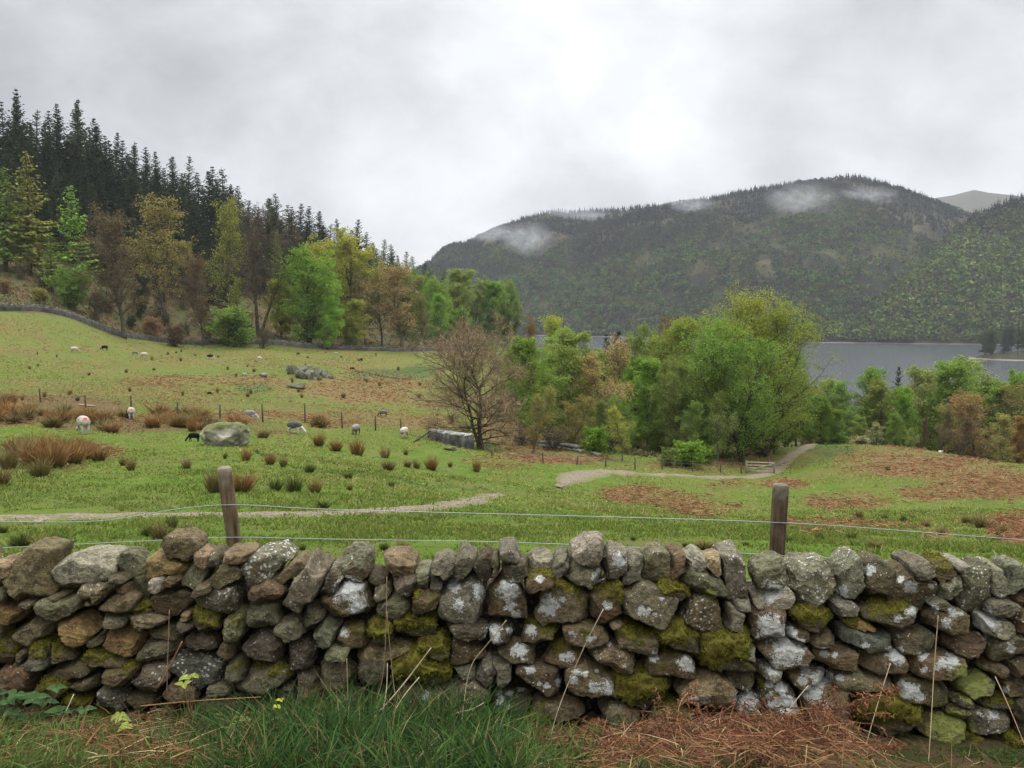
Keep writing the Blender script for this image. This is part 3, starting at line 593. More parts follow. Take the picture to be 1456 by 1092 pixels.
def child(name, me, parent):
    o = obj(name, me, parent); o.matrix_parent_inverse = parent.matrix_world.inverted() if False else o.matrix_parent_inverse
    l = parent.matrix_world.translation if False else None
    o.location = tuple(-np.array(parent.location)) if parent.parent is None else (0, 0, 0)
    return o
def is_coping(c):
    lim = 818 if c[0] < 250 else (826 if c[0] < 700 else (815 if c[0] < 1090 else 845))
    return c[1] < lim
face = sorted([i for i, c in enumerate(STONES) if c[8] and not is_coping(c)], key=lambda i: -STONES[i][2]*STONES[i][3]*(1 if STONES[i][1] < 1000 else .3))
keep = set(face[:100])
stuffV = []; stuffF = []; stuffA = [[], [], [], [], []]; nst = 0
nmoss = 0
for i, c in enumerate(STONES):
    rng = np.random.default_rng(100+i); cop = is_coping(c); big_ = max(c[2], c[3])
    own = c[8] and (cop or i in keep)
    sub = (5 if big_ > 16 else 4) if c[8] else (4 if c in SMALL else 3)
    V, Fc, _, C, nn = stone_shape(i, cop, sub, rng)
    li, ye, mo, spk_, tn = stone_attrs(V, c, nn, rng)
    if own:
        me = mesh('coping_stone' if cop else 'stone', V, Fc, True, dict(lichen=li, yellow=ye, moss=mo, speck=spk_), MAT_STONE)
        add_tone(me, np.tile(tn, (len(V), 1))); so_ = child(me.name.split('.')[0], me, wall)
    else:
        stuffV.append(V); stuffF.append(Fc+nst); nst += len(V)
        for L, a in zip(stuffA, (li, ye, mo, spk_, np.tile(tn, (len(V), 1)))): L.append(a)
        so_ = None
    if c[8] and c[6] >= .5:      # fuzzy moss growing on the stone
        cV = V[Fc].mean(1); cM = mo[Fc].mean(1)+.3*fbm(cV*9, 3, 3)+.22*fbm(cV*30, 2, 8); fn = np.cross(V[Fc[:, 1]]-V[Fc[:, 0]], V[Fc[:, 2]]-V[Fc[:, 0]])
        ar = np.linalg.norm(fn, axis=1); fn /= ar[:, None]+1e-12
        ok = (cM > .52) & (fn[:, 1] < .5); 
        if ok.sum() < 30: continue
        thick = (.018 if c[6] < .9 else .034)
        pr = ok*ar; n_ = int(min(5200, pr.sum()*.5/ (.0052**2)*.9)); idx = rng.choice(len(Fc), n_, p=pr/pr.sum())
        wgt = rng.dirichlet((1, 1, 1), n_); B = (V[Fc[idx]]*wgt[:, :, None]).sum(1); N_ = fn[idx]
        lump = thick*(.75+.9*fbm(B*26, 2, 61))*np.clip((cM[idx]-.50)*5, .12, 1)
        top_ = B+N_*lump[:, None]; d = rng.normal(size=(n_, 3)); up = N_+.55*d+np.array([0, 0, .25]); up /= np.linalg.norm(up, axis=1)[:, None]
        sd = np.cross(up, rng.normal(size=(n_, 3))); sd /= np.linalg.norm(sd, axis=1)[:, None]
        Ls = rng.uniform(.006, .014, n_)*(1.25 if c[6] >= .9 else .9)
        q0 = top_-sd*.0028-up*Ls[:, None]*.8; q1 = top_+sd*.0028-up*Ls[:, None]*.8; q2 = top_+up*Ls[:, None]
        VV = np.stack([q0, q1, q2], 1).reshape(-1, 3); FF = np.arange(len(VV)).reshape(-1, 3); shd = np.repeat(rng.beta(2, 2.4, n_), 3)
        # the cushion's body
        vm = mo+.3*fbm(V*9, 3, 3)+.22*fbm(V*30, 2, 8); off = np.where(vm > .5, thick*(.75+.9*fbm(V*26, 2, 61))*np.clip((vm-.50)*5, .12, 1)-.002, -.02)
        BV = V+nn*off[:, None]
        Fb = Fc[ok]; u_, inv = np.unique(Fb, return_inverse=True); BVu = BV[u_]; Fb = inv.reshape(-1, 3)
        me = mesh('moss', np.concatenate([BVu, VV]), [np.concatenate([Fb, FF+len(BVu)])], False, dict(shade=np.concatenate([np.full(len(BVu), .25), shd])), MAT_MOSS)
        if so_ is not None: obj('moss', me, so_)
        else: child('moss', me, wall)
        nmoss += 1
# back face of the wall, seen only from behind
for k, x in enumerate(np.arange(-4.2, 4.4, .30)):
    for z in np.arange(.06, .66, .19):
        rng = np.random.default_rng(int(x*100+z*1000)+9000); N, Fc = ICO[3]
        q = N*np.array([.17, .16, .115])*(np.sum(np.abs(N)**3, 1)**(-1/3))[:, None]; q = q+N*(.03*fbm(q*9+k, 3, 3))[:, None]
        V = q+np.array([x+rng.uniform(-.05, .05)+(z*.7 % .15), 5.52+rng.uniform(-.03, .03), z]); 
        stuffV.append(V); stuffF.append(Fc+nst); nst += len(V); tn = np.append(np.array(TONE[rng.choice(list('gwbdn'))]), 1)
        for L, a in zip(stuffA, (0*V[:, 0], 0*V[:, 0], 0*V[:, 0]+.1, 0*V[:, 0]+.3, np.tile(tn, (len(V), 1)))): L.append(a)
# rubble core in the middle, blackened to paint the shade in the gaps
gx_ = np.linspace(-4.4, 4.4, 500); gz = np.linspace(-.2, 1, 70); GX, GZ_ = np.meshgrid(gx_, gz)
ptop = np.interp(728+gx_/MPX, [-400, 150, 300, 700, 1090, 1456, 1800], [858, 858, 846, 842, 842, 858, 858]); ztop = np.array([at(728, p, 5.25)[2] for p in ptop])
Z = -.2+(ztop[None]+.2)*np.linspace(0, 1, 70)[:, None]; Yc = 5.17+.06*Z+.035*fbm(np.stack([GX*9, Z*9, 0*Z], -1), 3, 5)
Yb = 5.47+0*Z; V = np.stack([np.concatenate([GX, GX]), np.concatenate([Yc, Yb[::-1]]), np.concatenate([Z, Z[::-1]])], -1)
V = V.reshape(-1, 3); Fq = grid_faces(140, 500); Fc = np.concatenate([Fq[:, [0, 1, 2]], Fq[:, [0, 2, 3]]])
stuffV.append(V); stuffF.append(Fc+nst); nst += len(V); tn = np.array([.02, .017, .014, 1])
for L, a in zip(stuffA, (0*V[:, 0], 0*V[:, 0], 0*V[:, 0]-.3, 0*V[:, 0]-.5, np.tile(tn, (len(V), 1)))): L.append(a)
me = mesh('rubble', np.concatenate(stuffV), np.concatenate(stuffF), True, dict(lichen=np.concatenate(stuffA[0]), yellow=np.concatenate(stuffA[1]), moss=np.concatenate(stuffA[2]), speck=np.concatenate(stuffA[3])), MAT_STONE)
add_tone(me, np.concatenate(stuffA[4])); tag(child('rubble', me, wall), 'small stones packed between the larger ones, and a core blackened as gap shade', kind='stuff')
print('stones', len(STONES), 'moss', nmoss)

# ------------------------------------------------------------------ trees
MAT_LEAF = leaf_material('leaves', .42, .5)
MAT_NEEDLE = leaf_material('needles', .12, .45)
m, t = material('bark', .95, .15); P_ = t.add('ShaderNodeTexCoord').outputs['Object']
oc = t.add('ShaderNodeObjectInfo').outputs['Color']
c = t.mix(t.ramp(t.noise(P_, 5, 4, .7), .4, .6), t.mix(1.0, oc, (.55, .55, .55), 'MULTIPLY'), oc); t.link(c, t.p.inputs['Base Color']); bump(t, t.noise(P_, 14, 3), .8, .03); MAT_BARK = m
m, t = material('twigs', .95, .15); oc = t.add('ShaderNodeObjectInfo').outputs['Color']; c = t.mix(t.attr('shade'), t.mix(1.0, oc, (.6, .6, .6), 'MULTIPLY'), t.mix(1.0, oc, (1.3, 1.3, 1.3), 'MULTIPLY')); t.link(c, t.p.inputs['Base Color']); MAT_TWIG = m

def leafquads(P, size, rng, elong=1.5, droop=0.0, dirs=None, dj=.6):
    n = len(P); a = rng.normal(size=(n, 3)) if dirs is None else dirs+dj*rng.normal(size=(n, 3))
    a[:, 2] -= droop; a /= np.linalg.norm(a, axis=1)[:, None]; b_ = np.cross(a, rng.normal(size=(n, 3))); b_ /= np.linalg.norm(b_, axis=1)[:, None]
    s = size*rng.uniform(.6, 1.3, n)[:, None]; k = rng.uniform(-.2, .2, (n, 1)); nrm = np.cross(a, b_)
    return np.stack([P-a*s*elong*.5, P+b_*s*.5+a*s*k+nrm*s*.12, P+a*s*elong*.5, P-b_*s*.5+a*s*k+nrm*s*.12], 1).reshape(-1, 3), np.arange(4*n).reshape(-1, 4)
def ribbons(A, B, wd, rng):
    d = B-A; s = np.cross(d, rng.normal(size=A.shape)); s /= np.linalg.norm(s, axis=1)[:, None]+1e-9; s *= np.broadcast_to(wd, (len(A),))[:, None]/2
    M = (A+B)/2+rng.normal(size=A.shape)*np.linalg.norm(d, axis=1)[:, None]*.06
    V = np.stack([A-s, A+s, M+s*.8, M-s*.8, B+s*.3, B-s*.3], 1).reshape(-1, 3); k = np.arange(len(A))[:, None]*6
    return V, np.concatenate([k+np.array([[0, 1, 2, 3]]), k+np.array([[3, 2, 4, 5]])])
def path(rng, p, d, L, n, wob, up):
    P = [p]; d = d/np.linalg.norm(d)
    for _ in range(n):
        d = d+wob*rng.normal(size=3)+np.array([0, 0, up]); d /= np.linalg.norm(d); P.append(P[-1]+d*L/n)
    return np.array(P)
def deciduous(seed, H_=12., R=4., h0=.2, shape='round', n1=26, n2=7, n3=5, lsize=.2, nleaf=16000, spread=.33, twigs=3000, trunk=.16, stems=1, up1=.05, ang=(.5, 1.25), leafc=1.6, wobt=.05, tw=.018, droop=.1):
    rng = np.random.default_rng(seed); tb = Buf(); tips = []; tdir = []; wA = []; wB = []
    for s in range(stems):
        a0 = rng.uniform(0, 2*pi); lean = (.0 if stems == 1 else .28)
        d0 = np.array([cos(a0+s*2.2)*lean, sin(a0+s*2.2)*lean, 1]); hh = H_*(1 if s == 0 else rng.uniform(.8, .95))
        base = np.array([cos(a0+s*2.2)*.12*(stems > 1), sin(a0+s*2.2)*.12*(stems > 1), -.4])
        T = path(rng, base, d0, hh*.95, 14, wobt, .06); tr = trunk*(1 if s == 0 else .8)
        rad = tr*(1-np.linspace(0, 1, 15))**.8+.02; rad[0] *= 1.5; rad[1] *= 1.1
        tube(tb, T, rad, 8)
        nb = n1 if s == 0 else int(n1*.7)
        for i in range(nb):
            t_ = h0+(1-h0)*(i+rng.uniform(0, 1))/nb; t_ = min(t_, .985); q = t_*14; k = int(q); p = T[k]*(1-q+k)+T[min(k+1, 14)]*(q-k)
            if shape == 'round': ln = R*math.sqrt(max(.06, 1-((t_-.56)/.50)**2))
            elif shape == 'birch': ln = R*(.35+.75*math.sin(min(1, (1-t_)*1.35+.12)*pi*.62))*(.7+.3*min(1, (t_-h0)*4))
            elif shape == 'vase': ln = R*(.55+.6*(1-abs(t_-.62)*1.5))
            else: ln = R*(1.05-t_)**.8*1.1
            ln *= rng.uniform(.62, 1.15); th = rng.uniform(*ang)*(1.15-.55*t_); az_ = i*2.4+rng.normal()*.5
            d = np.array([cos(az_)*sin(th), sin(az_)*sin(th), cos(th)]); rb = max(.018, tr*(1-t_)**.7*.5+.012)
            B = path(rng, p, d, ln, 7, .13, up1); tube(tb, B, np.linspace(rb, .014, 8), 5, False)
            for j in range(n2):
                u_ = rng.uniform(.22, 1); q = u_*7; k = min(int(q), 6); p2 = B[k]*(1-q+k)+B[k+1]*(q-k); dB = B[k+1]-B[k]; dB /= np.linalg.norm(dB)
                d2 = dB*.7+rng.normal(size=3)*.6+np.array([0, 0, .12]); l2 = ln*(.52-.25*u_)*rng.uniform(.7, 1.3)
                B2 = path(rng, p2, d2, l2, 4, .16, .02-droop*.3); tube(tb, B2, np.linspace(max(.012, rb*.35), .008, 5), 3, False)
                for l in range(n3):
                    u3 = rng.uniform(.2, 1)*4; k = min(int(u3), 3); p3 = B2[k]*(1-u3+k)+B2[k+1]*(u3-k)
                    d3 = (B2[k+1]-B2[k])/l2*4*.6+rng.normal(size=3)*.65; d3[2] -= droop; d3 /= np.linalg.norm(d3); l3 = l2*rng.uniform(.3, .6)
                    tips.append((p3, d3*l3)); wA.append(p3); wB.append(p3+d3*l3)
    A = np.array(wA); B = np.array(wB); rng2 = rng
    cb = Buf()
    if twigs:
        idx = rng.integers(0, len(A), twigs); u_ = rng.uniform(0, 1, twigs)[:, None]; a = A[idx]+(B-A)[idx]*u_; L = np.linalg.norm((B-A)[idx], axis=1)[:, None]
        b_ = a+((B-A)[idx]/L*.6+rng.normal(size=a.shape)*.6)*L*rng.uniform(.25, .75, (twigs, 1)); V, F_ = ribbons(a, b_, tw*.7, rng); 
        V0, F0 = ribbons(A, B, tw, rng)
        tbuf = cb if not nleaf else tb
        tbuf.add(V, F_, **({'shade': np.repeat(rng.uniform(0, 1, twigs), 6)} if tbuf is cb else {})); tbuf.add(V0, F0, **({'shade': .3} if tbuf is cb else {}))
    if nleaf:
        # leaves gather in sprays; whole sprays are lighter or darker at random
        idx = rng.integers(0, len(A), nleaf); u_ = rng.beta(1.6, 1, nleaf)[:, None]
        P = A[idx]+(B-A)[idx]*u_+rng.normal(size=(nleaf, 3))*spread*np.array([1, 1, .8])*.5
        sh = rng.uniform(0, 1, len(A)); V, F_ = leafquads(P, lsize, rng, leafc, droop*1.5); cb.add(V, F_, shade=np.repeat(np.clip(sh[idx]*.55+rng.uniform(0, .45, nleaf), 0, 1), 4))
    return tb.mesh('trunk', MAT_BARK), cb.mesh('crown', MAT_LEAF if nleaf else MAT_TWIG, False), H_
def conifer(seed, H_=26., R=3.6, h0=.12, whorls=46, nb=7, droop=.25, lsize=.42, sparse=.0, wid=.28, top=.55, hang=.5, tilt=.55):
    rng = np.random.default_rng(seed); tb = Buf(); cb = Buf(); T = path(rng, np.array([0, 0, -.5]), np.array([0, 0, 1.]), H_+.5, 16, .012, .05)
    tube(tb, T, .26*(1-np.linspace(0, 1, 17))**.9+.02, 7)
    P = []; Dv = []; SH = []; LS = []; WA = []; WB = []
    for i in range(whorls):
        t_ = h0+(1-h0)*(i+rng.uniform(-.3, .3))/whorls; t_ = min(max(t_, h0), .99); q = t_*16; k = int(q); p = T[k]*(1-q+k)+T[min(k+1, 16)]*(q-k)
        ln0 = R*(1-t_)**.85*(.75+.25*min(1, (t_-h0)*6)) + .10
        for j in range(nb):
            if rng.uniform() < sparse: continue
            az_ = rng.uniform(0, 2*pi); ln = ln0*rng.uniform(.55, 1.18); d = np.array([cos(az_), sin(az_), (tilt-droop*2.2*(1-t_)) if t_ > top else -droop*rng.uniform(.3, 1.2)])
            n = max(3, int(ln/.30)); lsz = min(1, .38+ln0/R*.9); s = np.linspace(.06, 1, n); arc = d[None]*s[:, None]*ln; arc[:, 2] += -droop*ln*.45*s*(1-s)*2+.16*ln*s**3
            B = p+arc; WA.append(p); WB.append(B[-1]); side = np.array([-d[1], d[0], 0])
            for sd in (-1, 1):
                w_ = wid*ln0**.3*(1.15-s)*1.6
                P.append(B+side*sd*w_[:, None]*.5+rng.normal(size=B.shape)*.05); dd = np.tile(np.array([d[0]*.6, d[1]*.6, -hang])+side*sd*.8, (n, 1)); Dv.append(dd); LS.append(np.full(n, lsz)); SH.append(np.full(n, rng.uniform(0, .6)))
            P.append(B+rng.normal(size=B.shape)*.04); Dv.append(np.tile(d+np.array([0, 0, .1]), (n, 1))); LS.append(np.full(n, lsz)); SH.append(np.full(n, rng.uniform(.1, .7)))
    P = np.concatenate(P); Dv = np.concatenate(Dv); SH = np.concatenate(SH)+rng.uniform(0, .3, len(P))
    V, F_ = leafquads(P, lsize*np.concatenate(LS)[:, None], rng, 1.9, 0, Dv, .35); cb.add(V, F_, shade=np.repeat(np.clip(SH, 0, 1), 4))
    V, F_ = ribbons(np.array(WA), np.array(WB), .06, rng); tb.add(V, F_)
    tip = np.array([[0, 0, H_*.985]]); 
    return tb.mesh('trunk', MAT_BARK), cb.mesh('crown', MAT_NEEDLE, False), H_
KINDS_ = {}
for i in range(4): KINDS_['broad', i] = deciduous(10+i, 12, 4.5+.4*(i % 2), .07, 'round', 32, 7, 6, .155, 27000, .48, 0, stems=1+(i % 2), trunk=.2)
for i in range(4): KINDS_['birch', i] = deciduous(30+i, 13, 3.1+.4*(i % 2), .12, 'birch', 34, 6, 5, .125, 17000, .40, 1500, up1=.03, ang=(.45, 1.0), trunk=.12, droop=.35, stems=1+(i == 2), leafc=1.4)
for i in range(4): KINDS_['willow', i] = deciduous(150+i, 14, 5.4, .10, 'birch', 36, 8, 6, .105, 32000, .50, 3000, up1=.05, ang=(.5, 1.15), trunk=.2, droop=.25, stems=2, leafc=1.5, wobt=.06)
for i in range(3): KINDS_['wisp', i] = deciduous(50+i, 13, 3.5, .16, 'birch', 30, 6, 5, .13, 6500, .45, 3500, up1=.04, ang=(.4, 1.0), trunk=.13, droop=.2, stems=1+(i == 1), wobt=.07)
for i in range(3): KINDS_['budding', i] = deciduous(60+i, 13, 4.8, .22, 'round', 30, 7, 6, .13, 6500, .42, 5000, up1=.08, ang=(.4, 1.1), trunk=.22, droop=.02, wobt=.06)
for i in range(2): KINDS_['bare', i] = deciduous(70+i, 13, 3.8, .3, 'vase', 26, 8, 7, .1, 0, .3, 6000, up1=.09, ang=(.4, 1.0), trunk=.2, droop=-.05, stems=1+i, wobt=.07, tw=.03)
for i in range(3): KINDS_['shrub', i] = deciduous(80+i, 3, 1.9, .02, 'round', 18, 5, 4, .12, 5200, .3, 800, trunk=.04, stems=3, ang=(.5, 1.2))
for i in range(2): KINDS_['brush', i] = deciduous(84+i, 3, 2.0, .02, 'vase', 18, 6, 5, .08, 900, .3, 3000, trunk=.03, stems=3, tw=.02)
for i in range(6): KINDS_['spruce', i] = conifer(90+i, 26, 4.1+.4*(i % 3), [.1, .3, .15, .2, .1, .35][i], 29+2*i, 7, .14+.05*(i % 3), .36, .08+.06*(i % 3), wid=.30, top=.45, tilt=.62)
for i in range(3): KINDS_['larch', i] = conifer(110+i, 20, 3.6, .12, 34, 6, .15, .30, .22, .4, .5, .9, .75)
for i in range(2): KINDS_['pine', i] = conifer(120+i, 20, 3.0, .45, 22, 7, -.05, .42, .1, .5, .3, .2, .6)
NV = dict(willow=4, broad=4, birch=4, wisp=3, budding=3, bare=2, shrub=3, brush=2, spruce=6, larch=3, pine=2)
NAME = dict(willow='broadleaf_tree', broad='broadleaf_tree', birch='birch_tree', wisp='birch_tree', budding='budding_tree', bare='bare_tree', shrub='shrub', brush='shrub', spruce='spruce_tree', larch='larch_tree', pine='pine_tree')
COL = dict(G=(.13,.225,.035), g=(.10,.165,.036), v=(.135,.18,.055), Y=(.18,.20,.045), y=(.145,.175,.042), o=(.16,.15,.05), B=(.20,.16,.08), b=(.15,.12,.075), O=(.17,.12,.05), R=(.14,.09,.062), D=(.024,.042,.022), d=(.04,.062,.03), e=(.05,.07,.03), L=(.115,.17,.035), l=(.075,.12,.035), k=(.20,.20,.12), h=(.17,.115,.08))
BARK = dict(birch=(.16,.14,.12), wisp=(.17,.15,.125), bare=(.115,.09,.065), budding=(.12,.10,.07), spruce=(.07,.05,.04), larch=(.11,.085,.065), pine=(.13,.085,.06))
_tc = [0]
def plant(kind, px, Y, top, col, label, group=None, wide=1.0, bark=None, var=None, cat='tree', dz=0):
    rng = np.random.default_rng(4000+_tc[0]); _tc[0] += 1
    g_ = ground(px, Y); zt = at(px, top, Y)[2]; v_ = (_tc[0] if var is None else var) % NV[kind]
    tm, cm, H_ = KINDS_[kind, v_]; s = max(.08, (zt-g_[2])/H_)
    sxy = s*(1.3 if s > 1.2 and kind == 'broad' else 1.22)*wide*rng.uniform(.9, 1.12) if kind not in ('spruce', 'larch', 'pine') else s**.7*wide*rng.uniform(.88, 1.12)
    e_ = empty(NAME[kind], tuple(g_+np.array([0, 0, dz])), label, cat, group, rng.uniform(0, 6.28)); 
    if kind in ('spruce', 'larch', 'pine'): e_.rotation_euler = (rng.normal()*.03, rng.normal()*.03, e_.rotation_euler[2]); s *= 1+.0*s
    for nm, me, c_ in (('trunk', tm, bark or BARK.get(kind, (.10, .08, .06))), ('crown', cm, tuple(np.array(COL[col])*(1.0 if col in 'DdeRb' else 1.6 if kind in ('birch', 'wisp', 'broad', 'willow') else 1.35)*rng.uniform(.96, 1.04, 3)*rng.uniform(.85, 1.15)))):
        o = obj(nm, me, e_); o.scale = (sxy, sxy, s); o.color = (*c_, 1)
    return e_
GS = 'conifers packed on the hillside skyline'; GF = 'dark conifers behind the front rank of the wood'
LANDS = [(8, 'above the photo left edge'), (42, 'over the tall yellow green larch'), (70, 'over the dark pine'), (108, 'over the bright green larch'), (142, 'right of the bright green larch'), (176, 'over the brown tree at the wall'), (206, 'left of the round headed olive tree'), (237, 'over the round headed olive tree'), (265, 'right of the round headed olive tree'), (290, 'over the low reddish tree'), (325, 'over the narrow yellow olive tree'), (368, 'over the dark bare forked tree'), (398, 'over the light green larch'), (440, 'over the vivid green sycamore'), (490, 'over the tall yellow green tree'), (530, 'right of the tall yellow green tree'), (571, 'over the large tan tree'), (620, 'over the grey green clump')]
def land(x): return min(LANDS, key=lambda q: abs(q[0]-x))[1]
# skyline conifers, left to right
sky_ = [(-14,150),(2,143),(16,165),(30,127),(42,172),(55,152),(68,178),(77,158),(88,148),(101,185),(115,143),(127,178),(137,165),(150,193),(163,188),(174,198),(184,218),(195,198),(205,225),(213,208),(228,216),(240,238),(250,223),(265,220),(274,246),(281,244),(293,262),(304,237),(314,255),(325,237),(335,262),(342,264),(351,284),(361,291),(378,281),(388,294),(396,275),(410,290),(425,288),(440,292),(455,300),(470,317),(487,311),(498,326),(507,311),(520,330),(533,345),(545,340),(560,347),(575,357),(590,364),(603,371),(615,377),(628,380)]
for i, (x, y) in enumerate(sky_):
    Y = 222+max(x, 0)*.20+8*((i*7) % 3); kd = 'spruce'; c_ = 'DDdDde'[i % 6] if x < 350 else 'ddeDel'[i % 6]
    if x > 540: kd, c_ = ('larch', 'lLl'[i % 3]) if i % 3 else ('spruce', 'e')
    plant(kd, x, Y, y, c_, 'dark conifer on the skyline '+land(x) if kd == 'spruce' else 'small pale green conifer on the falling skyline '+land(x), GS if kd == 'spruce' else 'pale conifers at the end of the skyline', wide=1.45+.35*(x > 280))
rng = np.random.default_rng(77)
for r_ in range(6):
    for x in np.arange(-40+r_*9, 620-r_*35, 17+r_*2):
        x = x+rng.uniform(-6, 6); sk_ = np.interp(x, [q[0] for q in sky_], [q[1] for q in sky_])
        y = sk_+13+r_*25+rng.uniform(-9, 14); Y = 215-r_*7+max(x, 0)*(.17-.01*r_)+rng.uniform(-4, 4)
        if y > 432 or (r_ > 4 and x > 380): continue
        c_ = rng.choice(list('DDdDe')) if x < 470 else rng.choice(list('dddel')); kd = 'larch' if (c_ == 'l' or rng.uniform() < .05) else 'spruce'
        plant(kd, x, Y, y, c_, 'dark conifer in the dense rank '+land(x) if kd == 'spruce' else 'dull green larch among dark conifers '+land(x), GF if kd == 'spruce' else 'larches among the dark conifers', wide=1.6)
# named trees along the wall of the wood: kind, px, distance, top, colour, width, label
FRONT = [
 ('larch',8,168,236,'L',1.9,'green larch cut by the left edge of the photo'),
 ('larch',42,172,214,'Y',1.6,'tall yellow green larch, the brightest of the trees nearest the left edge'),
 ('pine',70,185,268,'d',1.2,'dark pine between the yellow larch and the bright green larch'),
 ('larch',108,176,262,'G',1.7,'bright green larch with layered drooping branches near the left edge'),
 ('pine',20,180,300,'e',1.2,'tall bare stemmed pine in front of the green larch at the left edge'),
 ('larch',75,165,330,'L',1.6,'lower green larch between the two bright larches on the left'),
 ('spruce',100,200,330,'D',1.0,'dark low spruce below the bright green larch'),
 ('budding',176,160,318,'b',.95,'brown twiggy tree with a pale trunk foot standing right against the far wall'),
 ('budding',237,186,291,'o',.85,'tall forked olive brown tree with a broad round head in the wood edge'),
 ('budding',325,200,305,'Y',.68,'tall yellow olive tree with a narrow head, left of the dark bare tree'),
 ('budding',288,176,376,'R',.7,'low reddish brown tree with a pale stem below the tall yellow olive tree'),
 ('bare',368,194,312,'b',.8,'dark bare tree with forked trunk left of the bright green sycamore'),
 ('larch',338,190,395,'Y',1.7,'yellow olive tree low beside the narrow yellow olive one'),
 ('larch',398,236,325,'L',1.0,'light green larch in front of the skyline conifers above the bare dark tree'),
 ('spruce',418,232,342,'D',.9,'dark narrow spruce beside the light green larch'),
 ('larch',440,240,345,'l',1.0,'mid green larch right of the narrow dark spruce'),
 ('broad',400,198,402,'Y',.85,'olive green bushy tree at the foot of the dark bare tree'),
 ('broad',440,196,369,'G',.88,'vivid green sycamore, the brightest tree along the far wall'),
 ('broad',466,192,430,'G',.8,'lower vivid green tree tucked beside the bright sycamore'),
 ('broad',488,222,345,'Y',.9,'tall yellow green tree behind the vivid green sycamore'),
 ('broad',503,198,430,'Y',.85,'low yellow green tree at the far wall right of the sycamores'),
 ('budding',543,218,398,'o',.95,'olive twiggy tree left of the large brown tree'),
 ('budding',571,206,386,'B',1.0,'large tan brown tree with dark forked trunk at the far wall'),
 ('budding',604,210,425,'o',.6,'small olive brown tree right of the large tan tree'),
 ('birch',628,232,418,'G',.9,'light green slender tree at the right end of the far wall'),
 ('broad',600,262,394,'g',.7,'mid green round tree behind the large tan tree'),
 ('broad',645,268,392,'v',.75,'grey green rounded tree behind the light green slender one'),
 ('broad',672,280,398,'v',.72,'grey green tree in the middle of the rounded clump near the lake'),
 ('broad',697,284,404,'g',.72,'grey green tree right of the middle of the rounded clump'),
 ('broad',716,292,408,'g',.68,'tallest grey green tree near the lake end of the wood'),
 ('broad',732,300,430,'v',.6,'last grey green tree at the lake end of the wood'),
 ('broad',655,240,440,'g',.6,'low green tree in front of the rounded clump'),
 ('larch',568,300,362,'l',1.0,'soft green larch above the large tan tree'),
 ('larch',530,290,352,'L',1.0,'pale green larch behind the tall yellow green tree'),
 ('larch',610,320,383,'l',.9,'soft green larch at the foot of the skyline slope'),
 ('larch',548,270,372,'e',1.0,'dull green larch right of the tall yellow green tree'),
 ('spruce',525,280,360,'d',1.0,'dark spruce behind the olive twiggy tree'),
 ('broad',620,246,405,'g',.8,'mid green tree between the large tan tree and the grey green clump'),
 ('broad',575,240,400,'v',.8,'grey green tree right behind the large tan tree'),
 ('budding',520,214,402,'B',.8,'tan brown tree filling between the yellow green and large tan trees'),
 ('larch',460,250,345,'e',1.4,'dull green larch above the vivid sycamore'),
 ('broad',150,215,330,'e',.7,'dull green tree behind the brown tree at the wall'),
 ('broad',270,212,352,'o',.7,'olive tree between the round headed tree and the narrow yellow olive one'),
 ('shrub',330,178,443,'g',1.0,'round green bush behind the far wall below the olive trees'),
 ('shrub',62,150,412,'o',1.1,'broad olive bush just above the far wall at the left'),
 ('shrub',98,160,390,'g',.9,'dark green bush under the bright larch'),
 ('broad',200,182,400,'e',.6,'dull green bush between the two brown trees at the wood edge'),
]
for k_, x, Y, y, c_, wd_, lb in FRONT: plant(k_, x, Y, y, c_, lb, wide=wd_)
for i in range(0, 16, 2):
    x = [140,205,225,255,262,275,300,312,350,362,380,235,195,310,160,345][i]
    plant('brush' if i % 3 else 'shrub', x, 168+i % 5*5+x*.05, float(project(ground(x, 168+i % 5*5+x*.05)+np.array([0, 0, 2.5+(i*7) % 5*.5]))[1]), 'RbhoBR'[i % 6], 'russet brown brush growing under the trees behind the far wall', 'brush behind the far wall', wide=.75, cat='bush')
for i in range(22):
    x = 8+i*17.0+(i*37) % 11
    plant('brush' if i % 2 else 'shrub', x, 150+x*.07+(i*13) % 30, float(project(ground(x, 150+x*.07+(i*13) % 30)+np.array([0, 0, 2.2+(i*7) % 5*.4]))[1]), 'hoRbeo'[i % 6], 'rough brown undergrowth bush on the wooded slope above the wall', 'undergrowth on the wooded slope', wide=.8, cat='bush')
